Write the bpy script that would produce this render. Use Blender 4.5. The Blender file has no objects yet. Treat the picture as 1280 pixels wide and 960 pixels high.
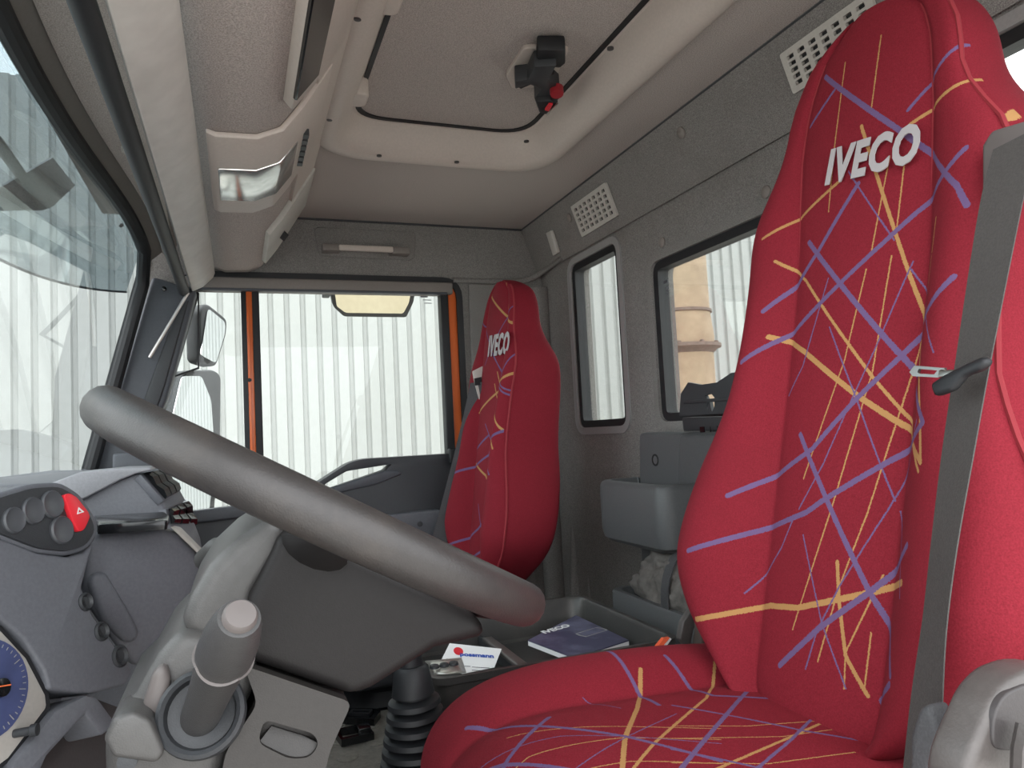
import bpy, bmesh, math, random
from mathutils import Vector, Matrix, geometry
random.seed(7)
sc = bpy.context.scene
COL = sc.collection

# ------------------------------------------------------------------ camera, world, light, exposure
F = 911.976                                   # focal length in pixels of the 1280x960 frame
CAM = Vector((-1.23, 0.0, 0.85))              # just outside the open driver's door
RIGHT = Vector((-0.35090859, -0.93497805, -0.05176112))
UP = Vector((-0.07979846, -0.02521725, 0.996492))
FWD = Vector((0.93300341, -0.35380806, 0.06576085))
cd = bpy.data.cameras.new('camera'); cam = bpy.data.objects.new('camera', cd); COL.objects.link(cam)
cd.sensor_width = 36.0; cd.lens = F / 1280 * 36; cd.clip_start = 0.02
cam.matrix_world = Matrix(((RIGHT.x, UP.x, -FWD.x, CAM.x), (RIGHT.y, UP.y, -FWD.y, CAM.y), (RIGHT.z, UP.z, -FWD.z, CAM.z), (0, 0, 0, 1)))
sc.camera = cam

w = bpy.data.worlds.new('overcast_sky'); sc.world = w; w.use_nodes = True
bg = w.node_tree.nodes['Background']
bg.inputs[0].default_value = (0.94, 0.97, 1.0, 1); bg.inputs[1].default_value = 1.5
sd = bpy.data.lights.new('sun', 'SUN'); sun = bpy.data.objects.new('sun', sd); COL.objects.link(sun)
sd.energy = 0.25; sd.angle = math.radians(50); sd.color = (1.0, 0.97, 0.93)
sun.rotation_euler = Vector((0.80, -0.35, -0.65)).to_track_quat('-Z', 'Y').to_euler()

sc.view_settings.view_transform = 'Standard'; sc.view_settings.look = 'None'
sc.view_settings.gamma = 1.0; sc.view_settings.use_curve_mapping = False
sc.view_settings.exposure = 1.45

# ------------------------------------------------------------------ pixel -> place
def ray(u, v): return RIGHT * (u - 640) + UP * (480 - v) + FWD * F
def on(u, v, ax, val):
    """where the sight line of a pixel meets the plane x / y / z = val"""
    d = ray(u, v); i = 'xyz'.index(ax)
    return CAM + d * ((val - CAM[i]) / d[i])
def plane3(a, b, c):
    n = (b - a).cross(c - a).normalized()
    if n.dot(CAM - a) < 0: n = -n
    def f(u, v, off=0.0):
        d = ray(u, v); t = (a + n * off - CAM).dot(n) / d.dot(n)
        return CAM + d * t
    f.n = n
    return f

# ------------------------------------------------------------------ materials
def lin(c):
    r = []
    for k in c:
        k = k / 255.0
        r.append(k / 12.92 if k <= 0.04045 else ((k + 0.055) / 1.055) ** 2.4)
    return (r[0], r[1], r[2], 1.0)
def nd(nt, t, **kw):
    n = nt.nodes.new(t)
    for k, v in kw.items(): setattr(n, k, v)
    return n
def mat(name, rgb, rough=0.5, spk=0.0, spk_scale=600.0, bump=0.0, bump_scale=400.0, metal=0.0, dirt=0.0, dirt_rgb=(70, 60, 50), dirt_scale=6.0, spec=0.5, sheen=0.0):
    m = bpy.data.materials.new(name); m.use_nodes = True
    nt = m.node_tree; b = nt.nodes['Principled BSDF']
    b.inputs['Base Color'].default_value = lin(rgb); b.inputs['Roughness'].default_value = rough
    b.inputs['Metallic'].default_value = metal; b.inputs['Specular IOR Level'].default_value = spec
    if sheen: b.inputs['Sheen Weight'].default_value = sheen
    tc = nd(nt, 'ShaderNodeTexCoord'); col = None
    if spk > 0:
        nz = nd(nt, 'ShaderNodeTexNoise'); nz.inputs['Scale'].default_value = spk_scale; nz.inputs['Detail'].default_value = 2.0
        nt.links.new(tc.outputs['Object'], nz.inputs['Vector'])
        rp = nd(nt, 'ShaderNodeValToRGB'); c = lin(rgb)
        rp.color_ramp.elements[0].position = 0.35; rp.color_ramp.elements[1].position = 0.65
        rp.color_ramp.elements[0].color = (c[0] * (1 - spk), c[1] * (1 - spk), c[2] * (1 - spk), 1)
        rp.color_ramp.elements[1].color = (min(1, c[0] * (1 + spk)), min(1, c[1] * (1 + spk)), min(1, c[2] * (1 + spk)), 1)
        nt.links.new(nz.outputs['Fac'], rp.inputs['Fac']); col = rp.outputs['Color']
    if dirt > 0:
        dz = nd(nt, 'ShaderNodeTexNoise'); dz.inputs['Scale'].default_value = dirt_scale; dz.inputs['Detail'].default_value = 6.0; dz.inputs['Roughness'].default_value = 0.65
        nt.links.new(tc.outputs['Object'], dz.inputs['Vector'])
        mr = nd(nt, 'ShaderNodeMapRange'); mr.inputs[1].default_value = 0.48; mr.inputs[2].default_value = 0.75; mr.inputs[4].default_value = dirt
        nt.links.new(dz.outputs['Fac'], mr.inputs[0])
        mx = nd(nt, 'ShaderNodeMix', data_type='RGBA'); mx.inputs[7].default_value = lin(dirt_rgb)
        if col is None: mx.inputs[6].default_value = lin(rgb)
        else: nt.links.new(col, mx.inputs[6])
        nt.links.new(mr.outputs[0], mx.inputs[0]); col = mx.outputs[2]
    if col is not None: nt.links.new(col, b.inputs['Base Color'])
    if bump > 0:
        bz = nd(nt, 'ShaderNodeTexNoise'); bz.inputs['Scale'].default_value = bump_scale; bz.inputs['Detail'].default_value = 2.0
        nt.links.new(tc.outputs['Object'], bz.inputs['Vector'])
        bp = nd(nt, 'ShaderNodeBump'); bp.inputs['Strength'].default_value = bump; bp.inputs['Distance'].default_value = 0.002
        nt.links.new(bz.outputs['Fac'], bp.inputs['Height']); nt.links.new(bp.outputs['Normal'], b.inputs['Normal'])
    return m
def glass(name, tint, mix=0.06, rough=0.0, mix_edge=0.5):
    """thin pane: mostly see-through with a mirror-like sheen that grows at grazing angles"""
    m = bpy.data.materials.new(name); m.use_nodes = True; nt = m.node_tree
    for n in list(nt.nodes): nt.nodes.remove(n)
    o = nd(nt, 'ShaderNodeOutputMaterial'); t = nd(nt, 'ShaderNodeBsdfTransparent'); g = nd(nt, 'ShaderNodeBsdfGlossy')
    t.inputs[0].default_value = lin(tint); g.inputs['Roughness'].default_value = rough
    lw = nd(nt, 'ShaderNodeLayerWeight'); lw.inputs[0].default_value = 0.25
    mr = nd(nt, 'ShaderNodeMapRange'); mr.inputs[3].default_value = mix; mr.inputs[4].default_value = mix_edge
    nt.links.new(lw.outputs['Fresnel'], mr.inputs[0])
    mx = nd(nt, 'ShaderNodeMixShader'); nt.links.new(mr.outputs[0], mx.inputs[0]); nt.links.new(t.outputs[0], mx.inputs[1]); nt.links.new(g.outputs[0], mx.inputs[2])
    nt.links.new(mx.outputs[0], o.inputs[0])
    return m
M = {}
M['ceil'] = mat('headliner_cloth', (178, 169, 163), 0.95, 0.22, 520, 0.5, 520, spec=0.1)
M['wallc'] = mat('wall_cloth', (134, 131, 128), 0.95, 0.30, 620, 0.5, 620, dirt=0.35, dirt_rgb=(104, 100, 96), dirt_scale=5, spec=0.1)
M['carpet'] = mat('ribbed_carpet', (92, 90, 86), 0.98, 0.25, 500, 0.6, 400, dirt=0.4, dirt_rgb=(66, 60, 54), spec=0.1)
M['trim'] = mat('warm_grey_trim', (196, 185, 176), 0.5, 0.03, 200, 0.08, 900)
M['trimd'] = mat('warm_grey_trim_dark', (128, 121, 116), 0.55, 0.03, 200, 0.08, 900)
M['light'] = mat('pale_grey_plastic', (190, 187, 180), 0.5, 0.03, 200, 0.05, 900, dirt=0.3, dirt_rgb=(150, 144, 136))
M['visor'] = mat('visor_vinyl', (196, 192, 186), 0.45, 0.05, 30, 0.08, 700, dirt=0.25, dirt_rgb=(165, 158, 150))
M['dash'] = mat('blue_grey_dash_plastic', (98, 100, 106), 0.5, 0.06, 300, 0.15, 1100)
M['dashl'] = mat('light_dash_plastic', (140, 141, 145), 0.45, 0.05, 300, 0.12, 1100)
M['col'] = mat('grey_column_plastic', (74, 73, 72), 0.42, 0.06, 120, 0.15, 900, dirt=0.25, dirt_rgb=(62, 58, 55), dirt_scale=9)
M['cold'] = mat('taupe_column_plastic', (46, 43, 41), 0.5, 0.05, 200, 0.12, 900)
M['hub'] = mat('dark_hub_plastic', (31, 29, 29), 0.5, 0.05, 300, 0.1, 900, spec=0.25)
M['rim'] = mat('worn_rim_leather', (50, 47, 46), 0.42, 0.06, 160, 0.12, 700, dirt=0.6, dirt_rgb=(74, 67, 62), dirt_scale=14)
M['dark'] = mat('charcoal_plastic', (50, 52, 55), 0.5, 0.05, 300, 0.12, 900)
M['pillar'] = mat('dark_pillar_plastic', (76, 79, 85), 0.5, 0.05, 300, 0.12, 900)
M['door'] = mat('dark_door_plastic', (52, 54, 58), 0.5, 0.06, 300, 0.14, 900)
M['black'] = mat('black_rubber', (26, 27, 30), 0.55, 0.05, 300, 0.05, 700)
M['gloss'] = mat('glossy_black_plastic', (22, 23, 25), 0.15)
M['bin'] = mat('black_bin_plastic', (52, 51, 50), 0.4, 0.06, 200, 0.1, 700, dirt=0.35, dirt_rgb=(92, 88, 82), dirt_scale=10)
M['cons'] = mat('rear_console_plastic', (86, 88, 89), 0.48, 0.05, 300, 0.14, 1000)
M['floor'] = mat('rubber_floor_mat', (126, 122, 115), 0.7, 0.12, 120, 0.3, 200, dirt=0.6, dirt_rgb=(96, 88, 78), dirt_scale=8)
M['orange'] = mat('orange_body_paint', (214, 104, 48), 0.3, dirt=0.4, dirt_rgb=(170, 84, 46), dirt_scale=5)
M['metal'] = mat('brushed_metal', (185, 182, 178), 0.28, metal=1.0)
M['mirror'] = mat('mirror_glass', (235, 238, 240), 0.02, metal=1.0)
M['chrome'] = mat('lamp_reflector', (225, 225, 222), 0.18, 0.12, 40, metal=0.85)
M['white'] = mat('white_print', (236, 236, 236), 0.6)
M['paper'] = mat('white_paper', (240, 240, 240), 0.8)
M['red'] = mat('red_switch', (226, 44, 56), 0.4)
M['redd'] = mat('dark_red_knob', (150, 38, 46), 0.4)
M['blue'] = mat('blue_print', (52, 88, 178), 0.6)
M['ink'] = mat('dark_ink', (90, 90, 96), 0.6)
M['redp'] = mat('red_print', (220, 40, 52), 0.6)
M['cover'] = mat('navy_brochure_cover', (66, 66, 92), 0.35, dirt=0.9, dirt_rgb=(120, 122, 146), dirt_scale=16)
M['belt'] = mat('seat_belt_webbing', (68, 65, 63), 0.75, 0.12, 500, 0.35, 700)
M['beltd'] = mat('dark_belt_webbing', (70, 70, 72), 0.75, 0.12, 500, 0.35, 700)
M['grey'] = mat('mid_grey_plastic', (150, 149, 148), 0.42, 0.04, 300, 0.1, 900)
M['arm'] = mat('scuffed_grey_armrest', (78, 73, 71), 0.4, 0.04, 300, 0.12, 500, dirt=0.6, dirt_rgb=(96, 91, 88), dirt_scale=25)
M['armd'] = mat('dark_grey_armrest', (60, 56, 56), 0.5, 0.04, 300, 0.12, 500)
M['rust'] = mat('greasy_brown_steel', (74, 64, 58), 0.5, 0.2, 40, 0.3, 120, dirt=0.6, dirt_rgb=(46, 40, 38), dirt_scale=30)
M['bag'] = mat('dusty_black_nylon', (98, 94, 90), 0.8, 0.2, 60, 0.5, 60, dirt=0.8, dirt_rgb=(130, 124, 118), dirt_scale=18)
M['orangep'] = mat('orange_plastic', (240, 96, 52), 0.4)
M['purple'] = mat('dark_purple_plastic', (58, 52, 74), 0.4)
M['gauge'] = mat('blue_dial_face', (66, 74, 112), 0.35, 0.1, 60)
M['bezel'] = mat('silver_bezel_plastic', (176, 172, 166), 0.38, 0.03, 300)
M['needle'] = mat('orange_needle', (240, 120, 70), 0.4)
M['sheet'] = mat('white_painted_sheet', (160, 162, 160), 0.55, 0.02, 20, dirt=0.22, dirt_rgb=(146, 146, 141), dirt_scale=1.5)
M['ground'] = mat('grey_yard_concrete', (196, 192, 185), 0.9, 0.1, 30, 0.3, 60, dirt=0.5, dirt_rgb=(176, 170, 162), dirt_scale=1.2)
M['pole'] = mat('tan_painted_pipe', (158, 137, 113), 0.65, 0.06, 20, 0.2, 30, dirt=0.7, dirt_rgb=(134, 111, 90), dirt_scale=7)
M['poled'] = mat('rusty_flange', (112, 97, 88), 0.7, 0.15, 40, 0.3, 60)
M['glass'] = glass('clear_window_glass', (244, 246, 244), 0.012, 0.0, 0.35)
M['wind'] = glass('windscreen_glass', (238, 243, 242), 0.02, 0.0, 0.4)
M['smoke'] = glass('smoked_blue_acrylic', (212, 227, 233), 0.03, 0.03)
M['metalg'] = mat('worn_taupe_metal', (100, 93, 89), 0.3, 0.04, 200, metal=0.3)
M['colm'] = mat('mid_grey_lever_plastic', (62, 61, 61), 0.45, 0.05, 200, 0.15, 900)
M['btn'] = mat('worn_button', (96, 90, 88), 0.5)
M['logo'] = mat('pale_grey_embroidery', (172, 167, 168), 0.8)
M['sw'] = mat('dark_round_switch', (74, 76, 80), 0.4)
M['foil'] = mat('silver_blister_foil', (190, 186, 178), 0.3, 0.15, 80, metal=0.6)

# ------------------------------------------------------------------ object helpers
ORG = {}
def link(o, parent=None):
    COL.objects.link(o)
    if parent is not None: o.parent = parent
    return o
def tag(o, label=None, cat=None, group=None, kind=None):
    if label: o['label'] = label
    if cat: o['category'] = cat
    if group: o['group'] = group
    if kind: o['kind'] = kind
    return o
def thing(name, loc, label, cat, group=None, kind=None):
    o = bpy.data.objects.new(name, None); o.empty_display_size = 0.05; link(o)
    o.location = Vector(loc); ORG[o] = Vector(loc)
    return tag(o, label, cat, group, kind)
def mesh_obj(name, bm, m, parent=None, smooth=35, sub=0, rec=True):
    if rec: bmesh.ops.recalc_face_normals(bm, faces=bm.faces)
    if parent is not None: org = ORG[parent]
    else:
        xs = [v.co for v in bm.verts]
        org = Vector(((min(p.x for p in xs) + max(p.x for p in xs)) / 2, (min(p.y for p in xs) + max(p.y for p in xs)) / 2, min(p.z for p in xs)))
    for v in bm.verts: v.co -= org
    me = bpy.data.meshes.new(name); bm.to_mesh(me); bm.free()
    for mm in (m if isinstance(m, (list, tuple)) else [m]): me.materials.append(mm)
    if smooth:
        me.polygons.foreach_set('use_smooth', [True] * len(me.polygons))
        me.set_sharp_from_angle(angle=math.radians(smooth))
    o = bpy.data.objects.new(name, me); link(o, parent); ORG[o] = org
    if parent is None: o.location = org
    if sub:
        s = o.modifiers.new('subdivision', 'SUBSURF'); s.levels = sub; s.render_levels = sub
    return o
def box(bm, x0, x1, y0, y1, z0, z1):
    vs = [bm.verts.new((x, y, z)) for x in (x0, x1) for y in (y0, y1) for z in (z0, z1)]
    for f in ((0, 1, 3, 2), (4, 6, 7, 5), (0, 4, 5, 1), (2, 3, 7, 6), (0, 2, 6, 4), (1, 5, 7, 3)): bm.faces.new([vs[i] for i in f])
def bev(bm, r, seg=3, ang=25):
    if r <= 0: return bm
    bmesh.ops.recalc_face_normals(bm, faces=bm.faces)
    es = [e for e in bm.edges if len(e.link_faces) == 2 and e.calc_face_angle(0) > math.radians(ang)]
    bmesh.ops.bevel(bm, geom=es, offset=r, segments=seg, profile=0.5, affect='EDGES', clamp_overlap=True)
    return bm
def rbox(x0, x1, y0, y1, z0, z1, r=0.0, seg=3):
    bm = bmesh.new(); box(bm, x0, x1, y0, y1, z0, z1); return bev(bm, r, seg)
def prism(poly, vec, r=0.0, seg=3, bm=None):
    own = bm is None
    if own: bm = bmesh.new()
    a = [bm.verts.new(p) for p in poly]; b = [bm.verts.new(Vector(p) + Vector(vec)) for p in poly]
    n = len(a); bm.faces.new(a); bm.faces.new(list(reversed(b)))
    for i in range(n): bm.faces.new((a[i], b[i], b[(i + 1) % n], a[(i + 1) % n]))
    if own: bev(bm, r, seg)
    return bm
def loft(rings, caps=True, closed=True, bm=None):
    if bm is None: bm = bmesh.new()
    R = [[bm.verts.new(p) for p in r] for r in rings]; n = len(R[0])
    for i in range(len(R) - 1):
        for j in range(n if closed else n - 1):
            k = (j + 1) % n; bm.faces.new((R[i][j], R[i][k], R[i + 1][k], R[i + 1][j]))
    if caps and closed:
        bm.faces.new(R[0]); bm.faces.new(list(reversed(R[-1])))
    return bm
def frame_of(d):
    d = d.normalized(); up = Vector((0, 0, 1)) if abs(d.z) < 0.95 else Vector((0, 1, 0))
    s = d.cross(up).normalized(); return s, s.cross(d).normalized()
def tube(path, rad, n=14, bm=None, caps=True):
    path = [Vector(p) for p in path]; rings = []; s0 = None
    for i, p in enumerate(path):
        d = (path[min(i + 1, len(path) - 1)] - path[max(i - 1, 0)]).normalized()
        if s0 is None: s, u = frame_of(d)
        else:
            s = (s0 - d * s0.dot(d)).normalized(); u = s.cross(d)
        s0 = s; r = rad[i] if isinstance(rad, (list, tuple)) else rad
        rings.append([p + (s * math.cos(2 * math.pi * k / n) + u * math.sin(2 * math.pi * k / n)) * r for k in range(n)])
    return loft(rings, caps, True, bm)
def lathe(base, axis, prof, n=28, bm=None):
    """prof: (distance along axis, radius)"""
    axis = Vector(axis).normalized(); s, u = frame_of(axis); base = Vector(base)
    rings = [[base + axis * h + (s * math.cos(2 * math.pi * k / n) + u * math.sin(2 * math.pi * k / n)) * max(r, 1e-5) for k in range(n)] for h, r in prof]
    return loft(rings, True, True, bm)
def fillet(poly, r, n=5):
    """round the corners of a closed polygon (2D tuples or Vectors); r may be a list"""
    P = [Vector(p) for p in poly]; out = []
    for i, p in enumerate(P):
        rr = r[i] if isinstance(r, (list, tuple)) else r
        a = P[i - 1] - p; b = P[(i + 1) % len(P)] - p
        d = min(rr, a.length * 0.49, b.length * 0.49)
        q0 = p + a.normalized() * d; q1 = p + b.normalized() * d
        for k in range(n + 1):
            t = k / n; out.append(q0 * (1 - t) ** 2 + p * (2 * t * (1 - t)) + q1 * t * t)
    return out
def plate(outer, holes, to3, thick, smooth=True):
    """flat plate with holes: 2D loops, to3(p2)->3D, thickness vector"""
    bm = bmesh.new(); loops = []
    for lp in [outer] + holes:
        vs = [bm.verts.new(to3(p)) for p in lp]
        es = [bm.edges.new((vs[i], vs[(i + 1) % len(vs)])) for i in range(len(vs))]
        loops.append((vs, es))
    bmesh.ops.triangle_fill(bm, use_beauty=True, use_dissolve=False, edges=[e for _, es in loops for e in es])
    front = list(bm.faces); tv = Vector(thick); mp = {}
    for vs, _ in loops:
        for v in vs: mp[v] = bm.verts.new(v.co + tv)
    for f in front: bm.faces.new([mp[v] for v in reversed(f.verts)])
    for vs, _ in loops:
        for i in range(len(vs)):
            j = (i + 1) % len(vs); bm.faces.new((vs[i], vs[j], mp[vs[j]], mp[vs[i]]))
    return bm
def ringframe(inner, outer, to3, thick):
    """ring between two loops of equal length"""
    bm = bmesh.new(); t = Vector(thick)
    A = [bm.verts.new(to3(p)) for p in inner]; B = [bm.verts.new(to3(p)) for p in outer]
    A2 = [bm.verts.new(v.co + t) for v in A]; B2 = [bm.verts.new(v.co + t) for v in B]; n = len(A)
    for i in range(n):
        j = (i + 1) % n
        bm.faces.new((A[i], A[j], B[j], B[i])); bm.faces.new((A2[i], B2[i], B2[j], A2[j]))
        bm.faces.new((A[i], A2[i], A2[j], A[j])); bm.faces.new((B[i], B[j], B2[j], B2[i]))
    return bm
def offset2(loop, d):
    """push a 2D loop outwards by d"""
    P = [Vector(p) for p in loop]; n = len(P)
    area = sum(P[i].x * P[(i + 1) % n].y - P[(i + 1) % n].x * P[i].y for i in range(n)); sg = 1 if area > 0 else -1
    out = []
    for i in range(n):
        e1 = (P[i] - P[i - 1]); e2 = (P[(i + 1) % n] - P[i])
        if e1.length < 1e-9: e1 = e2
        if e2.length < 1e-9: e2 = e1
        n1 = Vector((e1.y, -e1.x)).normalized(); n2 = Vector((e2.y, -e2.x)).normalized()
        b = (n1 + n2); b = b.normalized() if b.length > 1e-6 else n1
        out.append(P[i] + b * (d * sg / max(0.5, b.dot(n1))))
    return out
def text_bm(s, size, org, ex, ey, en, depth=0.0008, bold=0.0, shear=0.0, center=True, spacing=1.0):
    """flat lettering: org centre, ex/ey reading axes, en outward"""
    cu = bpy.data.curves.new('lettering', 'FONT'); cu.body = s; cu.size = size; cu.offset = bold; cu.shear = shear; cu.space_character = spacing
    cu.align_x = 'CENTER' if center else 'LEFT'; cu.align_y = 'CENTER'; cu.resolution_u = 3; cu.extrude = depth
    o = bpy.data.objects.new('lettering', cu); COL.objects.link(o)
    bpy.context.view_layer.update()
    me = bpy.data.meshes.new_from_object(o.evaluated_get(bpy.context.evaluated_depsgraph_get()))
    bm = bmesh.new(); bm.from_mesh(me); bpy.data.objects.remove(o); bpy.data.curves.remove(cu); bpy.data.meshes.remove(me)
    ex, ey, en = Vector(ex), Vector(ey), Vector(en)
    for v in bm.verts: v.co = Vector(org) + ex * v.co.x + ey * v.co.y + en * v.co.z
    return bm
def lerp_tab(tab, t):
    for (a, va), (b, vb) in zip(tab, tab[1:]):
        if t <= b:
            k = max(0, min(1, (t - a) / (b - a))); k = k * k * (3 - 2 * k) if False else k
            return va + (vb - va) * k
    return tab[-1][1]
def ribbon(path, side, width, th=0.0016, bm=None):
    """webbing: path points, side vectors (one or per point), full width"""
    rings = []
    path = [Vector(p) for p in path]
    for i, p in enumerate(path):
        s = Vector(side[i] if isinstance(side, list) else side).normalized()
        wd = width[i] if isinstance(width, list) else width
        d = (path[min(i + 1, len(path) - 1)] - path[max(i - 1, 0)]).normalized(); n = d.cross(s).normalized()
        rings.append([p - s * wd / 2 - n * th / 2, p + s * wd / 2 - n * th / 2, p + s * wd / 2 + n * th / 2, p - s * wd / 2 + n * th / 2])
    return loft(rings, True, True, bm)
def smooth_path(pts, n=6):
    P = [Vector(p) for p in pts]; out = []
    for i in range(len(P) - 1):
        a = P[max(i - 1, 0)]; b = P[i]; c = P[i + 1]; d = P[min(i + 2, len(P) - 1)]
        for k in range(n):
            t = k / n
            out.append(0.5 * ((2 * b) + (c - a) * t + (2 * a - 5 * b + 4 * c - d) * t * t + (3 * b - a - 3 * c + d) * t ** 3))
    out.append(P[-1]); return out
def struct(name, bm, m, label=None, smooth=35):
    o = mesh_obj(name, bm, m, None, smooth); o['kind'] = 'structure'
    if label: o['label'] = label
    return o
# ------------------------------------------------------------------ the cab shell
YB, XR, ZC = -0.97, 1.0, 1.525          # back wall, passenger wall, headliner
ZS, YS = 1.385, -0.905                  # where the back wall starts to lean forward, and how far
def yz(x): return lambda p: Vector((x, p[0], p[1]))
def xz(y): return lambda p: Vector((p[0], y, p[1]))
def rect(x0, x1, z0, z1): return [Vector((x0, z0)), Vector((x1, z0)), Vector((x1, z1)), Vector((x0, z1))]

# floor, engine tunnel
fl = struct('floor', rbox(-1.0, 1.06, -1.02, 0.62, -0.06, 0.0), M['floor']); tag(fl, 'dusty grey rubber cab floor', 'floor')
tn = struct('trim_1', rbox(-0.37, 0.41, -0.95, 0.55, 0.0, 0.27, 0.03), M['floor']); tag(tn, 'grey rubber covered engine tunnel between the seats', 'tunnel cover')
for i in range(7):
    for j in range(5):
        p = Vector((-0.20 + i * 0.085 + (j % 2) * 0.04, -0.36 + j * 0.062, 0.2695))
        if -0.30 < p.y < 0.05:
            mesh_obj('tread_stud', lathe(p, (0, 0, 1), [(0, 0.020), (0.002, 0.019), (0.003, 0.0)], 14), M['floor'], tn)

# back wall with three window openings
WIN = [('window_2', 0.475, 0.768, 0.852, 1.348), ('window_3', -0.315, 0.312, 0.856, 1.248), ('window_4', -0.768, -0.475, 0.852, 1.348)]
holes = [fillet(rect(a, b, c, d), 0.035, 5) for _, a, b, c, d in WIN]
wb = struct('wall_back', plate(rect(-1.0, 1.06, 0.0, ZS), holes, xz(YB), (0, -0.06, 0)), M['wallc']); tag(wb, 'grey felt lined rear cab wall below the sloping vent panel', 'wall')
wu = mesh_obj('upper_panel', prism([Vector((-1.0, YB, ZS)), Vector((-1.0, YB + 0.008, ZS - 0.012)), Vector((-1.0, YB + 0.016, ZS)), Vector((-1.0, YS, ZC)), Vector((-1.0, YB - 0.05, ZC))], (2.06, 0, 0)), M['wallc'], wb)
for (u, v, r) in ((828, 303, 9), (958, 240, 9)):
    p = on(u, v, 'y', YB); mesh_obj('trim_clip', lathe(p, (0, 1, 0), [(0, 0.013), (0.003, 0.0125), (0.0055, 0.008), (0.006, 0.0)], 18), M['trimd'], wb)
sl = plane3(Vector((0, YB + 0.016, ZS)), Vector((1, YB + 0.016, ZS)), Vector((0, YS, ZC)))
for (u, v) in ((852, 166), (712, 272)):
    p = sl(u, v); mesh_obj('trim_clip', lathe(p, sl.n, [(-0.001, 0.013), (0.003, 0.0125), (0.0055, 0.008), (0.006, 0.0)], 18), M['trimd'], wb)
# vertical folds of the felt behind the passenger seat
for (x0, wd, hgt) in ((0.86, 0.05, 0.62), (0.77, 0.035, 0.5), (0.55, 0.05, 0.42)):
    mesh_obj('felt_fold', tube([(x0, YB - 0.005, 0.0), (x0, YB - 0.002, hgt * 0.6), (x0 + 0.01, YB - 0.016, hgt)], [wd * 0.5, wd * 0.42, wd * 0.2], 12), M['wallc'], wb)
for nm, a, b, c, d in WIN:
    t = thing(nm, ((a + b) / 2, YB, c), {'window_2': 'narrow upright rear cab window beside the passenger seat', 'window_3': 'wide middle rear cab window with the document holder in front', 'window_4': 'narrow rear cab window behind the driver seat headrest'}[nm], 'window', None, 'structure')
    lp = fillet(rect(a, b, c, d), 0.035, 5)
    o = mesh_obj('window_trim', ringframe(lp, offset2(lp, 0.020), xz(YB), (0, 0.005, 0)), M['wallc'] if nm == 'window_3' else M['grey'], t)
    mesh_obj('rubber_seal', ringframe(offset2(lp, -0.020), offset2(lp, 0.001), xz(YB - 0.003), (0, -0.03, 0)), M['black'], t)
    mesh_obj('glass_pane', prism([xz(YB - 0.016)(p) for p in offset2(lp, -0.014)], (0, -0.004, 0)), M['glass'], t)
    if nm == 'window_3':
        bm = bmesh.new()
        for (u, v, a_, b_) in ((832, 352, 0.009, 0.0035), (834, 359, 0.005, 0.0012), (834, 363, 0.006, 0.0012), (834, 367, 0.005, 0.0012)):
            s_ = on(u, v, 'y', YB - 0.015); box(bm, s_.x - a_, s_.x + a_, s_.y - 0.0003, s_.y + 0.0003, s_.z - b_, s_.z + b_)
        mesh_obj('glass_stamp', bm, M['ink'], t)

# passenger side wall with the door opening, driver side wall with its own open doorway
dop = fillet([Vector((-0.672, 0.02)), Vector((0.44, 0.02)), Vector((0.40, 0.62)), Vector((0.118, 1.338)), Vector((-0.672, 1.338))], [0.05, 0.05, 0.02, 0.03, 0.05], 5)
outer = [Vector((-1.02, 0.0)), Vector((0.475, 0.0)), Vector((0.425, 0.66)), Vector((0.235, 1.38)), Vector((0.235, ZC + 0.02)), Vector((-1.02, ZC + 0.02))]
wr = struct('wall_right', plate(outer, [dop], yz(XR), (0.06, 0, 0)), M['wallc']); tag(wr, 'grey felt lined passenger side wall around the door opening', 'wall')
mesh_obj('door_seal', ringframe(offset2(dop, -0.004), offset2(dop, 0.016), yz(XR - 0.008), (0.03, 0, 0)), M['black'], wr)
q = [on(590, 336, 'x', XR), on(640, 338, 'x', XR), on(652, 700, 'x', XR), on(594, 700, 'x', XR)]
mesh_obj('pillar_cover', prism([Vector((XR, -0.70, 0.02)), Vector((XR, -0.90, 0.02)), Vector((XR, -0.86, 1.335)), Vector((XR, -0.71, 1.335))], (-0.012, 0, 0), 0.005), M['wallc'], wr)
# corner fold between the side wall and the back wall, and the ledge above the pillar
mesh_obj('corner_fold', tube([(XR - 0.02, YB + 0.02, 0.0), (XR - 0.02, YB + 0.02, 1.32)], 0.035, 12), M['wallc'], wr)
mesh_obj('ledge_fold', tube(smooth_path([(XR - 0.004, -0.66, 1.345), (XR - 0.006, -0.80, 1.345), (XR - 0.012, -0.91, 1.35), (XR - 0.08, YB + 0.012, 1.375), (XR - 0.2, YB + 0.010, 1.385)]), 0.009, 8), M['wallc'], wr)
dol = fillet([Vector((-0.86, 0.06)), Vector((0.48, 0.06)), Vector((0.42, 0.62)), Vector((0.17, 1.40)), Vector((-0.86, 1.40))], 0.05, 5)
wl = struct('wall_left', plate(outer, [dol], yz(-XR), (-0.06, 0, 0)), M['wallc']); tag(wl, 'driver side wall around the open doorway', 'wall')
ff = struct('wall_front', rbox(-1.0, 1.06, 0.55, 0.62, 0.0, 0.78), M['dark']); tag(ff, 'dark bulkhead under the dashboard', 'wall')

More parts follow.
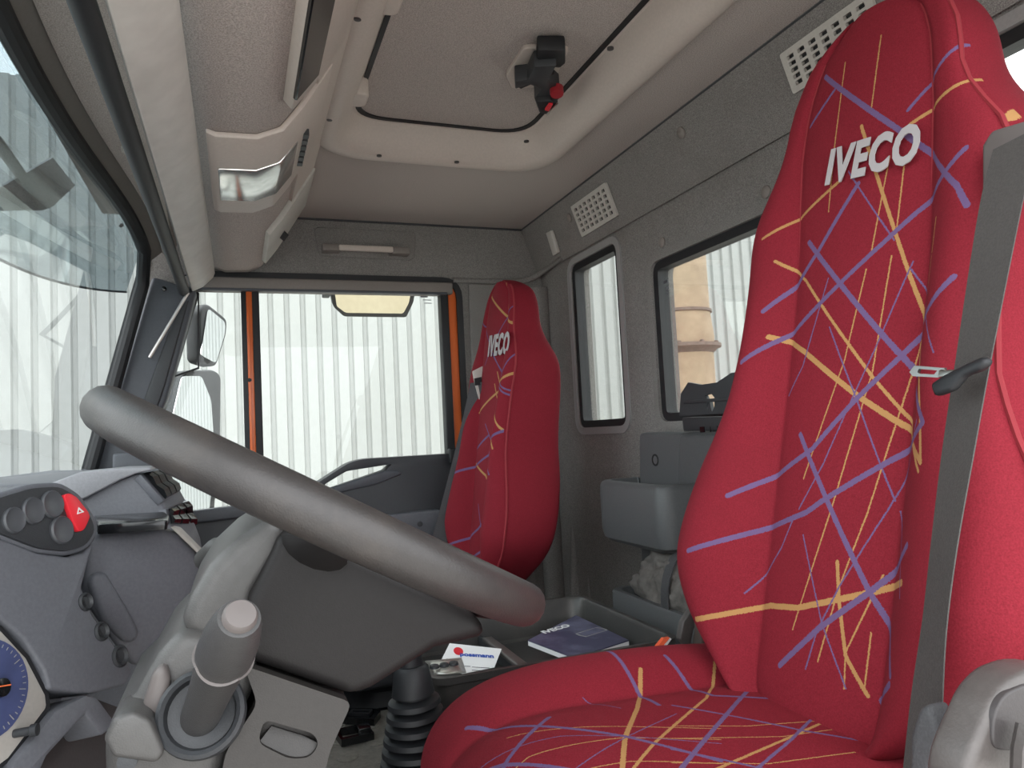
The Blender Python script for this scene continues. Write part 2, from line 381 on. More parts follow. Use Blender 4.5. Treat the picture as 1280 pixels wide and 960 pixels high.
# headliner with the hatch opening
HX0, HX1, HY0, HY1 = -0.42, 0.475, -0.765, -0.178
hat = fillet(rect(HX0 + 0.03, HX1 - 0.03, HY0 + 0.03, HY1 - 0.03), 0.09, 6)
ce = struct('ceiling', plate(rect(-1.06, 1.06, -1.02, 0.34), [hat], lambda p: Vector((p[0], p[1], ZC)), (0, 0, 0.09)), M['ceil']); tag(ce, 'grey speckled headliner cloth around the roof hatch', 'ceiling')
for nm, pts in (('seam_piping', [(-1.0, YS - 0.004, ZC - 0.002), (XR, YS - 0.004, ZC - 0.002)]), ('seam_piping', [(XR - 0.003, 0.2, ZC - 0.002), (XR - 0.003, YS, ZC - 0.002)])):
    mesh_obj(nm, tube(pts, 0.004, 8), M['dark'], ce)

# windscreen, its seal, header strip, A pillar
def wy(x, z): return 0.225 + 0.26 * (1.33 - z) + 0.09 * (1 - (x / 0.93) ** 2)
def wt(x): return 1.435 - 0.085 * abs(x / 0.93) ** 6
XS = [-0.93 + 1.86 * i / 40 for i in range(41)]
w1 = thing('window_1', (0, wy(0, 0.74), 0.74), 'wide raked windscreen with black seal', 'window', None, 'structure')
rows = []
for k in range(9):
    rows.append([Vector((x, wy(x, 0.74 + (wt(x) - 0.74) * k / 8), 0.74 + (wt(x) - 0.74) * k / 8)) for x in XS])
mesh_obj('glass_pane', loft(rows, False, False), M['wind'], w1, 60)
edge = [Vector((0.935, wy(0.93, z) - 0.004, z)) for z in (0.74, 0.85, 1.0, 1.15, 1.25, 1.30)] + [Vector((x, wy(x, wt(x)) - 0.005, wt(x) + 0.006)) for x in reversed(XS) if x < 0.915]
edge = edge + [Vector((-0.935, wy(0.93, z) - 0.004, z)) for z in (1.30, 1.15, 0.95, 0.74)]
mesh_obj('rubber_seal', tube(edge, 0.017, 10), M['black'], w1)
hd = thing('trim_2', (0, 0.25, 1.44), 'grey cloth covered header above the windscreen', 'header', None, 'structure')
pr_ = [(x, wy(x, wt(x)) - 0.012, wt(x) + 0.012) for x in XS]
mesh_obj('channel', loft([[Vector((x, y, z)), Vector((x, y - 0.034, z + 0.030)), Vector((x, y - 0.030, z + 0.06)), Vector((x, y + 0.03, z + 0.06))] for x, y, z in pr_]), M['trimd'], hd)
mesh_obj('header_pad', loft([[Vector((x, y - 0.030, z + 0.020)), Vector((x, 0.15, z + 0.012)), Vector((x, 0.12, ZC)), Vector((x, y - 0.026, ZC))] for x, y, z in pr_]), M['ceil'], hd)
p = on(163, 189, 'z', 1.446); mesh_obj('round_cap', lathe(p, (0, 0, -1), [(-0.006, 0.017), (0.002, 0.016), (0.003, 0.0)], 18), M['light'], hd)
for (u, v) in ((52, 72), (82, 140), (130, 230), (152, 282)):
    p = on(u, v, 'y', 0.285); mesh_obj('bolt', lathe(p, (0.1, -0.7, -0.6), [(-0.004, 0.007), (0.003, 0.006), (0.004, 0.0)], 8), M['dark'], hd)
ap = thing('trim_3', (0.96, 0.35, 0.6), 'dark grey plastic windscreen pillar cover beside the passenger door', 'pillar', None, 'structure')
pa = [on(u, v, 'x', 0.955) for u, v in ((190, 345), (246, 362), (208, 500), (176, 575), (150, 640), (95, 640), (118, 590))]
mesh_obj('pillar_cover', prism(pa, (0.07, 0, 0), 0.010), M['pillar'], ap)
pb = [on(u, v, 'x', 0.948) for u, v in ((222, 384), (236, 374), (206, 482), (178, 562), (158, 562), (186, 482))]
mesh_obj('inner_groove', prism(pb, (0.02, 0, 0), 0.004), M['dark'], ap)
p = on(205, 361, 'x', 0.953); mesh_obj('screw', lathe(p, (-1, 0, 0), [(0, 0.007), (0.003, 0.006), (0.004, 0.0)], 12), M['gloss'], ap)
mesh_obj('pillar_skin', prism([yz(0.992)(p) for p in (Vector((0.479, 0.3)), Vector((0.429, 0.66)), Vector((0.239, 1.38)), Vector((0.215, 1.38)), Vector((0.405, 0.66)), Vector((0.44, 0.3)))], (0.075, 0, 0)), M['dark'], ap)

# passenger door
dr = thing('door_1', (XR, -0.1, 0.02), 'dark grey passenger door with raised grab ledge and orange painted frame', 'door', None, 'structure')
XD = 0.985
dpan = [Vector((-0.655, 0.03)), Vector((0.41, 0.03)), Vector((0.385, 0.62)), Vector((0.36, 0.672)), Vector((0.10, 0.672)), Vector((-0.06, 0.680)), Vector((-0.17, 0.705)), Vector((-0.31, 0.785)), Vector((-0.35, 0.793)), Vector((-0.645, 0.793))]
tri = [Vector((on(u, v, 'x', XD).y, on(u, v, 'x', XD).z)) for u, v in ((405, 606), (433, 589), (490, 580), (482, 588), (409, 613))]
mesh_obj('door_panel', bev(plate(fillet(dpan, 0.02, 3), [fillet(tri, 0.006, 3)], yz(XD), (0.07, 0, 0)), 0.006, 2), M['door'], dr)
lg = [on(u, v, 'x', XD - 0.004) for u, v in ((407, 612), (482, 588), (499, 588), (503, 593), (470, 606), (412, 619))]
mesh_obj('grab_ledge', prism(lg, (0.03, 0, 0), 0.005), M['pillar'], dr)
ar = [on(u, v, 'x', XD - 0.04) for u, v in ((380, 652), (440, 652), (492, 643), (552, 637), (549, 674), (500, 680), (380, 684))]
a_ = mesh_obj('armrest', prism(ar, (0.045, 0, 0), 0.008), M['dash'], dr)
p = on(525, 655, 'x', XD - 0.04); mesh_obj('screw_cap', lathe(p, (-1, 0, 0), [(-0.002, 0.009), (0.003, 0.008), (0.004, 0.0)], 14), M['dark'], a_)
sill = [Vector((0.385, 0.62)), Vector((0.40, 0.66)), Vector((0.12, 0.678)), Vector((-0.16, 0.70)), Vector((-0.16, 0.67)), Vector((0.12, 0.65)), Vector((0.30, 0.63))]
mesh_obj('window_sill', prism([yz(XD - 0.02)(p) for p in [Vector((0.37, 0.66)), Vector((0.12, 0.680)), Vector((-0.10, 0.690)), Vector((-0.10, 0.655)), Vector((0.12, 0.645)), Vector((0.36, 0.63))]], (0.04, 0, 0), 0.006), M['pillar'], dr)
# frame: header band, rear channel, orange painted edges, front divider, slanted front edge
mesh_obj('blind_cassette', prism([yz(XD - 0.004)(p) for p in rect(-0.655, 0.13, 1.298, 1.336)], (0.05, 0, 0), 0.006), M['trimd'], dr)
mesh_obj('blind_rail', prism([yz(XD - 0.008)(p) for p in rect(-0.635, 0.12, 1.296, 1.303)], (0.02, 0, 0), 0.002), M['pillar'], dr)
mesh_obj('window_channel', rbox(XR - 0.01, XR + 0.03, -0.640, -0.615, 0.79, 1.31, 0.003), M['black'], dr)
mesh_obj('painted_frame', rbox(XR + 0.0, XR + 0.04, -0.670, -0.641, 0.03, 1.33, 0.004), M['orange'], dr)
mesh_obj('door_latch_tab', rbox(XR - 0.03, XR, -0.64, -0.615, 0.76, 0.81, 0.006), M['black'], dr)
ya, yb_ = on(304, 480, 'x', XR).y, on(327, 480, 'x', XR).y
mesh_obj('divider_seal', rbox(XR, XR + 0.03, yb_, ya, 0.66, 1.31, 0.003), M['black'], dr)
mesh_obj('divider_post', rbox(XR - 0.006, XR + 0.004, yb_ + 0.020, ya - 0.014, 0.66, 1.305, 0.003), M['orange'], dr)
mesh_obj('divider_bead', rbox(XR - 0.009, XR - 0.004, yb_ + 0.028, yb_ + 0.032, 0.66, 1.305, 0.001), M['orange'], dr)
p = on(312, 475, 'x', XR - 0.008); mesh_obj('rivet', lathe(p, (-1, 0, 0), [(-0.001, 0.006), (0.002, 0.005), (0.003, 0)], 10), M['black'], dr)
fa = [on(u, v, 'x', XR + 0.01) for u, v in ((236, 365), (249, 365), (206, 512), (172, 600), (158, 600), (192, 512))]
mesh_obj('front_channel', prism(fa, (0.03, 0, 0), 0.003), M['black'], dr)
fo = [on(u, v, 'x', XR + 0.005) for u, v in ((236, 372), (240, 372), (202, 506), (197, 506))]
mesh_obj('painted_strip', prism(fo, (0.01, 0, 0), 0.001), M['orange'], dr)
fo = [on(u, v, 'x', XR + 0.004) for u, v in ((230, 376), (232, 376), (196, 494), (193, 494))]
mesh_obj('bright_strip', prism(fo, (0.01, 0, 0), 0.0008), M['metal'], dr)
gl = [yz(XR + 0.016)(p) for p in [Vector((-0.63, 0.70)), Vector((-0.04, 0.66)), Vector((0.34, 0.66)), Vector((0.11, 1.30)), Vector((-0.63, 1.30))]]
mesh_obj('glass_pane', prism(gl, (0.004, 0, 0)), M['glass'], dr)
qs = [on(u, v, 'x', XR + 0.012) for u, v in ((247, 366), (249, 366), (249, 461), (219, 471), (219, 469), (247, 459))]
mesh_obj('quarter_seal', prism(qs, (0.006, 0, 0)), M['black'], dr)
bm = bmesh.new()
for (u, v, a_, b_) in ((530, 371, 0.012, 0.002), (534, 375, 0.014, 0.0012), (535, 379, 0.012, 0.0012)):
    s_ = on(u, v, 'x', XR + 0.015); box(bm, s_.x - 0.0003, s_.x + 0.0003, s_.y - a_, s_.y + a_, s_.z - b_, s_.z + b_)
mesh_obj('glass_stamp', bm, M['ink'], dr)
# ------------------------------------------------------------------ outside: yard, wall, pipe, mirrors, outer sun visor
gd = struct('ground', rbox(-30, 30, -30, 30, -1.35, -1.25), M['ground']); tag(gd, 'grey concrete yard around the truck', 'ground')
XW = 4.3
wall = thing('corrugated_wall', (XW, 0, -1.25), 'tall white corrugated metal wall outside the cab windows', 'wall')
pitch = 0.1135; nper = 12; bases = None
for k in range(-7, 6):
    if bases is None:
        pf = []
        for i in range(nper):
            y0 = i * pitch
            pf += [(y0, 0.0), (y0 + 0.070, 0.0), (y0 + 0.079, 0.022), (y0 + 0.104, 0.022)]
        pf.append((nper * pitch, 0.0))
        rg = [[Vector((XW + d, y, z)) for y, d in pf] for z in (-1.25, 3.4)]
        sh = mesh_obj('wall_sheet', loft(rg, False, False), M['sheet'], wall, 10); bases = sh
    else:
        sh = bases.copy(); link(sh, wall)
    sh.location = (0, k * nper * pitch, 0)
bc = on(812, 400, 'x', 2.6); ed = on(884, 400, 'x', 2.6); pc = (bc + ed) / 2; pr0 = (bc - ed).length / 2 * 0.93
pl = thing('pipe_column', (pc.x, pc.y, -1.25), 'tan rusty pipe with a bolted flange standing in front of the white wall', 'pipe')
zf = on(850, 437, 'x', 2.6).z; zr = on(850, 392, 'x', 2.6).z
mesh_obj('pipe', lathe((pc.x, pc.y, -1.25), (0, 0, 1), [(0, pr0), (zf + 1.25, pr0), (zf + 1.25, pr0 * 1.03), (zf + 1.32, pr0 * 1.05), (zr + 1.25, pr0 * 0.97), (4.2, pr0 * 0.95)], 32), M['pole'], pl)
f_ = mesh_obj('flange', lathe((pc.x, pc.y, zf), (0, 0, 1), [(-0.035, pr0 * 1.0), (-0.01, pr0 * 1.12), (0.0, pr0 * 1.25), (0.02, pr0 * 1.25), (0.024, pr0 * 1.05), (0.03, pr0 * 1.0)], 32), M['poled'], pl)
mesh_obj('seam_ring', lathe((pc.x, pc.y, zr), (0, 0, 1), [(-0.012, pr0 * 0.95), (-0.008, pr0 * 1.03), (0.008, pr0 * 1.03), (0.012, pr0 * 0.95)], 32), M['poled'], pl)
for k in range(10):
    a = k * math.pi / 5; mesh_obj('bolt', lathe((pc.x + math.cos(a) * pr0 * 1.15, pc.y + math.sin(a) * pr0 * 1.15, zf + 0.018), (0, 0, 1), [(0, 0.014), (0.014, 0.013), (0.016, 0.0)], 8), M['poled'], f_)
e_ = on(881, 434, 'x', 2.45); mesh_obj('clamp_eye', lathe(e_ + Vector((0, 0.03, 0)), (0, -1, 0.1), [(0, 0.02), (0.02, 0.035), (0.05, 0.035), (0.06, 0.0)], 14), M['poled'], pl)
# dark chequer of brackets on the pipe that the photo shows as grime
def mirror(name, px, gpx, PL, x, label, depth):
    hp = [PL(u, v) for u, v in px]; c = sum(hp, Vector()) / len(hp)
    t = thing(name, (c.x, c.y, min(p.z for p in hp)), label, 'mirror')
    mesh_obj('mirror_housing', prism(fillet(hp, 0.02, 4), -PL.n * depth, min(0.010, depth * 0.3)), M['dark'], t)
    mesh_obj('mirror_glass', prism(fillet([PL(u, v, 0.003) for u, v in gpx], 0.015, 4), PL.n * -0.004), M['mirror'], t)
    return t
def tilted(u, v, x, n):
    p = on(u, v, 'x', x); n = Vector(n); a = n.cross(Vector((0, 0, 1))) if abs(n.z) < 0.5 else n.cross(Vector((0, 1, 0))); return plane3(p, p + a, p + n.cross(a))
NM = (-0.55, -0.83, 0.0)
m1 = mirror('wide_angle_mirror', ((259, 378), (285, 399), (284, 418), (271, 459), (250, 452), (249, 390)), ((260, 385), (282, 403), (281, 418), (270, 454), (251, 444)), tilted(266, 418, 1.20, NM), 1.2, 'small upper wide angle mirror outside the quarter window', 0.05)
m2 = mirror('main_mirror', ((232, 463), (268, 462), (277, 469), (276, 560), (268, 645), (214, 645), (205, 560)), ((228, 470), (252, 470), (264, 500), (268, 560), (262, 638), (218, 638), (207, 560)), tilted(240, 550, 1.20, NM), 1.2, 'large main rear view mirror below the wide angle mirror', 0.05)
q0 = tilted(240, 550, 1.20, NM)
for mm_, za, zb3 in ((m2, (236, 500), (236, 380)),):
    A_, B_ = q0(*za) + Vector((0.05, 0.07, 0)), q0(*zb3) + Vector((0.05, 0.07, 0))
    mesh_obj('mirror_arm', tube([A_ + Vector((0, 0, -0.2)), A_, B_, Vector((1.05, 0.20, B_.z + 0.03))], 0.013, 10), M['black'], mm_)
PK = tilted(466, 380, 1.15, (-0.50, -0.25, -0.83))
m3 = thing('kerb_mirror', PK(466, 380), 'wide kerb mirror hanging above the passenger door window', 'mirror')
mesh_obj('mirror_housing', prism(fillet([PK(u, v) for u, v in ((412, 358), (520, 360), (517, 378), (508, 397), (430, 396), (417, 384))], 0.012, 3), -PK.n * 0.02, 0.004), M['black'], m3)
M['mirt'] = mat('tinted_mirror_glass', (226, 216, 190), 0.05, metal=1.0)
mesh_obj('mirror_glass', prism(fillet([PK(u, v, 0.003) for u, v in ((418, 362), (514, 363), (511, 379), (504, 392), (432, 391), (421, 383))], 0.01, 3), PK.n * -0.004), M['mirt'], m3)
tp = on(411, 366, 'x', 1.07); mesh_obj('mirror_bracket', rbox(1.055, 1.16, tp.y - 0.012, tp.y + 0.012, tp.z, tp.z + 0.05, 0.004), M['black'], m3)
# smoked acrylic visor in front of the windscreen
sv = thing('outer_sun_visor', (0, 0.42, 1.2), 'smoked blue acrylic sun visor in front of the windscreen', 'sun visor')
rows = []
for k in range(7):
    t = k / 6; row = []
    for x in XS:
        e = min(1.0, abs(x / 0.95)); z = (wt(x) + 0.05) * (1 - t) + t * (1.235 + 0.045 * e ** 4)
        row.append(Vector((x, wy(x, z) + 0.022 + 0.085 * t * (1 - e ** 4), z)))
    rows.append(row)
mesh_obj('smoked_sheet', loft(rows, False, False), M['smoke'], sv, 60)
mesh_obj('sheet_edge', tube(rows[-1], 0.003, 6), M['pillar'], sv)
arm = mesh_obj('visor_arm', tube([(-0.5, 0.40, 1.408), on(0, 182, 'y', 0.392), on(52, 255, 'y', 0.385)], 0.011, 12), M['cons'], sv)
mesh_obj('arm_foot', prism([on(u, v, 'y', 0.392) for u, v in ((-30, 264), (54, 263), (66, 258), (94, 232), (66, 197), (-30, 252))], (0, 0.006, 0)), M['cons'], arm)

# ------------------------------------------------------------------ overhead: hatch, shelf, lamp, visor, vents, grab handle
rh = thing('roof_hatch', ((HX0 + HX1) / 2, (HY0 + HY1) / 2, ZC), 'roof hatch with wide grey plastic frame and cloth covered panel', 'roof hatch')
R0 = rect(HX0, HX1, HY0, HY1)
def hl(inset, r, z): return [Vector((p.x, p.y, z)) for p in fillet(offset2(R0, -inset), r, 8)]
fr = [hl(-0.004, 0.125, ZC + 0.001), hl(0.0, 0.124, ZC - 0.006), hl(0.012, 0.118, ZC - 0.014), hl(0.030, 0.108, ZC - 0.016), hl(0.045, 0.10, ZC - 0.008), hl(0.066, 0.09, ZC + 0.025), hl(0.074, 0.086, ZC + 0.055), hl(0.086, 0.08, ZC + 0.062)]
mesh_obj('hatch_frame', loft(fr, False), M['trim'], rh, 40)
mesh_obj('hatch_seal', loft([hl(0.080, 0.083, ZC + 0.056), hl(0.080, 0.083, ZC + 0.066), hl(0.090, 0.078, ZC + 0.066), hl(0.090, 0.078, ZC + 0.057), hl(0.080, 0.083, ZC + 0.056)], False), M['black'], rh)
mesh_obj('hatch_panel', prism(hl(0.07, 0.088, ZC + 0.060), (0, 0, 0.03)), M['ceil'], rh)
for (u, v) in ((447, 24), (412, 150), (474, 195), (571, 203), (658, 177), (763, 61)):
    p = on(u, v, 'z', ZC - 0.014); mesh_obj('frame_screw', lathe(p, (0, 0, -1), [(-0.002, 0.006), (0.001, 0.006), (0.002, 0.0)], 12), M['armd'], rh)
for (u, v) in ((438, 125), (475, 5)):
    p = on(u, v, 'z', ZC + 0.02)
    mesh_obj('hinge_cover', prism(fillet([p + Vector((-0.035, 0.02, 0)), p + Vector((0.035, 0.02, 0)), p + Vector((0.030, -0.035, 0)), p + Vector((-0.030, -0.035, 0))], 0.015, 4), (0, 0, 0.04), 0.006), M['trim'], rh)
lp_ = on(668, 95, 'z', ZC + 0.045)
lt = mesh_obj('latch_plate', prism(fillet([on(u, v, 'z', ZC + 0.052) for u, v in ((632, 95), (655, 60), (712, 62), (690, 108), (640, 112))], 0.012, 4), (0, 0, 0.012), 0.003), M['trim'], rh)
def pz(u, v, z): return on(u, v, 'z', z)
mesh_obj('latch_grip', bev(prism([pz(u, v, ZC + 0.022) for u, v in ((672, 63), (707, 63), (707, 80), (700, 86), (671, 82))], (0, 0, 0.030)), 0.004, 2), M['black'], rh)
mesh_obj('latch_lever', bev(prism([pz(u, v, ZC + 0.008) for u, v in ((668, 84), (696, 82), (686, 100), (700, 112), (694, 128), (672, 136), (668, 124), (676, 112), (662, 106), (644, 112), (644, 102), (660, 100))], (0, 0, 0.034)), 0.003, 2), M['dark'], rh)
mesh_obj('latch_bar', tube([pz(650, 106, ZC + 0.02), pz(690, 88, ZC + 0.02)], 0.008, 10), M['black'], rh)
k_ = pz(696, 116, ZC + 0.0); mesh_obj('release_knob', lathe(k_, (-0.25, 0.1, -1), [(-0.012, 0.014), (0.0, 0.014), (0.004, 0.013), (0.005, 0.0)], 18), M['redd'], rh)
mesh_obj('latch_body', bev(prism([pz(u, v, ZC - 0.004) for u, v in ((670, 128), (690, 126), (698, 132), (684, 144), (674, 142))], (0, 0, 0.03)), 0.004, 2), M['black'], rh)
mesh_obj('red_mark', prism([pz(u, v, ZC - 0.008) for u, v in ((681, 138), (686, 131), (691, 131), (686, 139))], (0, 0, 0.004)), M['red'], rh)
mesh_obj('latch_pin', tube([pz(684, 143, ZC - 0.008), pz(697, 129, ZC - 0.006)], 0.002, 8), M['metal'], rh)

# storage shelf over the windscreen
PROF = [(0.055, 1.350), (0.034, 1.343), (0.02, 1.338), (-0.04, 1.340), (-0.075, 1.355), (-0.105, 1.395), (-0.13, 1.435), (-0.155, 1.475), (-0.185, ZC - 0.001)]
def poff(d):
    P = [Vector(p) for p in PROF]; out = []
    for i in range(len(P)):
        t = P[min(i + 1, len(P) - 1)] - P[max(i - 1, 0)]; n = Vector((t.y, -t.x)).normalized()
        if n.y > 0 or True: n = Vector((-abs(n.x) if i > 2 else n.x * 0, -abs(n.y)))
        out.append(P[i] + n * d)
    return out
shf = thing('overhead_shelf', (0, 0, 1.34), 'cloth covered overhead storage shelf with plastic fascia above the visor', 'shelf')
x0, x1 = -0.95, 0.92
body = [Vector(p) for p in PROF] + [Vector((0.115, ZC - 0.001)), Vector((0.10, 1.40))]
mesh_obj('shelf_body', prism([Vector((x0, p.x, p.y)) for p in body], (x1 - x0, 0, 0)), M['ceil'], shf)
def strip(i0, i1, xa, xb, d0, d1, taper=0.0):
    A = poff(d1)[i0:i1 + 1]; B = poff(d0)[i0:i1 + 1]
    pts = A + list(reversed(B)); return prism([Vector((xa, p.x, p.y)) for p in pts], (xb - xa, 0, 0))
mesh_obj('fascia_band', strip(6, 8, x0, 0.86, -0.004, 0.008), M['trim'], shf)
mesh_obj('fascia_panel', bev(strip(4, 8, 0.56, 0.85, -0.004, 0.014), 0.003, 2), M['light'], shf)
t_ = on(353, 293, 'x', 0.75); 
bm = prism([on(u, v, 'x', 0.76) for u, v in ((346, 294), (353, 286), (360, 293), (354, 301))], (-0.03, -0.0, -0.01), 0.0); mesh_obj('pull_tab', bm, M['black'], shf)
mesh_obj('end_cap', bev(prism([Vector((0.90, p.x, p.y)) for p in body], (0.045, 0, 0)), 0.01, 2), M['trimd'], shf)
mesh_obj('side_pocket', bev(strip(4, 7, -0.62, -0.14, -0.002, 0.020), 0.004, 2), M['trim'], shf)
g_ = mesh_obj('speaker_grille', bev(strip(4, 5, -0.60, -0.18, 0.016, 0.024), 0.002, 1), M['gloss'], shf)
# reading lamp
rl = thing('reading_lamp', (0.2, -0.02, 1.33), 'clear reading lamp in a grey plastic housing under the overhead shelf', 'lamp')
mesh_obj('lamp_housing', bev(strip(1, 7, -0.05, 0.34, 0.0004, 0.011), 0.004, 2), M['trim'], rl)
mesh_obj('lamp_lens', bev(strip(2, 5, 0.085, 0.255, 0.006, 0.0135), 0.003, 2), M['chrome'], rl)
bm = bmesh.new()
for k in range(6):
    p = Vector(poff(0.012)[5]).lerp(Vector(poff(0.012)[6]), 0.6); box(bm, 0.10 + k * 0.028, 0.118 + k * 0.028, p.x - 0.006, p.x + 0.004, p.y - 0.006, p.y + 0.006)
mesh_obj('lamp_switches', bm, M['dark'], rl)
for (u, v) in ((300, 347), (314, 345)):
    p = on(u, v, 'z', 1.345); mesh_obj('chrome_clip', rbox(p.x - 0.012, p.x + 0.012, p.y - 0.006, p.y + 0.006, 1.335, 1.347, 0.002), M['metal'], shf)

# sun visor board, blind bar and rod
vb = mesh_obj('sun_visor', bev(prism([Vector((-0.72, y, z)) for y, z in ((0.046, 1.338), (0.052, 1.322), (0.078, 1.296), (0.106, 1.282), (0.113, 1.30), (0.100, 1.338))], (1.66, 0, 0)), 0.003, 2), M['visor']); tag(vb, 'long pale vinyl sun visor board under the overhead shelf', 'sun visor')
bb = mesh_obj('blind_bar', tube([(-0.75, 0.132, 1.292), (0.945, 0.127, 1.284)], 0.0135, 14), M['black']); tag(bb, 'black roller blind tube running along the pale visor board', 'roller blind')
r0, r1 = on(235, 366, 'x', 0.935), on(187, 447, 'x', 0.935)
rd = mesh_obj('blind_rod', tube([r0, r1], 0.0045, 10), M['metal']); tag(rd, 'thin metal rod leaning on the dark windscreen pillar', 'rod')

# air vents in the sloping panel over the back wall
def vent(px, label):
    P = [sl(u, v) for u, v in px]; c = sum(P, Vector()) / 4
    ex = Vector((-1, 0, 0)); ey = sl.n.cross(ex).normalized()
    if ey.z < 0: ey = -ey
    w_ = (abs((P[1] - P[0]).x) + abs((P[2] - P[3]).x)) / 2; h_ = (abs((P[3] - P[0]).dot(ey)) + abs((P[2] - P[1]).dot(ey))) / 2
    t = thing('air_vent', c, label, 'air vent', 'square hole air vents over the back wall')
    f3 = lambda p: c + ex * p[0] + ey * p[1] + sl.n * 0.0015
    hs = []; nx, ny = 7, 5; mx, my = 0.008, 0.008
    cw, ch = (w_ - 2 * mx) / nx, (h_ - 2 * my) / ny
    for i in range(nx):
        for j in range(ny):
            cx, cy = -w_ / 2 + mx + (i + 0.5) * cw, -h_ / 2 + my + (j + 0.5) * ch
            hs.append(fillet(rect(cx - cw * 0.31, cx + cw * 0.31, cy - ch * 0.31, cy + ch * 0.31), min(cw, ch) * 0.12, 2))
    mesh_obj('vent_grille', plate(fillet(rect(-w_ / 2, w_ / 2, -h_ / 2, h_ / 2), 0.005, 3), hs, f3, sl.n * 0.007), M['light'], t)
    mesh_obj('vent_back', prism([c + ex * a * w_ * 0.49 + ey * b * h_ * 0.49 + sl.n * 0.0008 for a, b in ((-1, -1), (1, -1), (1, 1), (-1, 1))], sl.n * 0.0008), M['black'], t)
    return t
vent(((717, 258), (759, 226), (774, 268), (730, 297)), 'square hole air vent beside the corner over the narrow rear window')
vent(((976, 66), (1086, -6), (1112, 32), (1000, 124)), 'square hole air vent beside the driver seat headrest')
cp = mesh_obj('coat_hook', prism([sl(u, v) for u, v in ((686, 290), (692, 287), (701, 315), (695, 319))], sl.n * 0.012, 0.003), M['light']); tag(cp, 'narrow pale coat hook strip in the corner beside the vent', 'coat hook')

# grab handle over the passenger door
gh = thing('grab_handle', (0.98, -0.40, 1.42), 'grey grab handle in a padded recess above the passenger door', 'handle')
q4 = [on(u, v, 'x', XR - 0.001) for u, v in ((392, 284), (520, 290), (517, 326), (398, 320))]
mesh_obj('recess_pad', prism(fillet(q4, 0.02, 4), (-0.004, 0, 0), 0.002), M['wallc'], gh)
h0, h1 = on(403, 309, 'x', XR - 0.035), on(512, 314, 'x', XR - 0.035)
for a, b in ((0.0, 0.2), (0.78, 1.0)):
    c0, c1 = h0.lerp(h1, a), h0.lerp(h1, b)
    mesh_obj('handle_mount', rbox(XR - 0.042, XR - 0.004, min(c0.y, c1.y), max(c0.y, c1.y), min(c0.z, c1.z) - 0.011, max(c0.z, c1.z) + 0.011, 0.004), M['trimd'], gh)
c0, c1 = h0.lerp(h1, 0.18), h0.lerp(h1, 0.8)
mesh_obj('handle_bar', rbox(XR - 0.046, XR - 0.032, c1.y, c0.y, c0.z - 0.009, c0.z + 0.009, 0.004), M['trim'], gh)
# ------------------------------------------------------------------ woven seat cover: red cloth with purple and gold threads
def seg_group():
    """one thread: adds V to the z of the running vector wherever its xy lies within W of the line A, A+D"""
    g = bpy.data.node_groups.new('thread', 'ShaderNodeTree')
    for nm in ('P', 'A', 'D'): g.interface.new_socket(nm, in_out='INPUT', socket_type='NodeSocketVector')
    for nm in ('W', 'K', 'V'): g.interface.new_socket(nm, in_out='INPUT', socket_type='NodeSocketFloat')
    g.interface.new_socket('P', in_out='OUTPUT', socket_type='NodeSocketVector')
    i = nd(g, 'NodeGroupInput'); o = nd(g, 'NodeGroupOutput'); L = g.links.new
    def vm(op, a, b=None, out=0):
        n = nd(g, 'ShaderNodeVectorMath', operation=op); L(a, n.inputs[0])
        if isinstance(b, tuple): n.inputs[1].default_value = b
        elif b is not None: L(b, n.inputs['Scale' if op == 'SCALE' else 1])
        return n.outputs[out]
    pa = vm('SUBTRACT', vm('MULTIPLY', i.outputs['P'], (1, 1, 0)), i.outputs['A'])
    h = nd(g, 'ShaderNodeMath', operation='MULTIPLY'); h.use_clamp = True
    L(vm('DOT_PRODUCT', pa, i.outputs['D'], 1), h.inputs[0]); L(i.outputs['K'], h.inputs[1])
    dd = vm('LENGTH', vm('SUBTRACT', pa, vm('SCALE', i.outputs['D'], h.outputs[0])), None, 1)
    lt = nd(g, 'ShaderNodeMath', operation='LESS_THAN'); L(dd, lt.inputs[0]); L(i.outputs['W'], lt.inputs[1])
    mv = nd(g, 'ShaderNodeMath', operation='MULTIPLY'); L(lt.outputs[0], mv.inputs[0]); L(i.outputs['V'], mv.inputs[1])
    cz = nd(g, 'ShaderNodeCombineXYZ'); L(mv.outputs[0], cz.inputs[2])
    L(vm('ADD', i.outputs['P'], cz.outputs[0]), o.inputs[0])
    return g
SEG = seg_group()
PURP, GOLD = (104, 84, 122), (172, 130, 82)
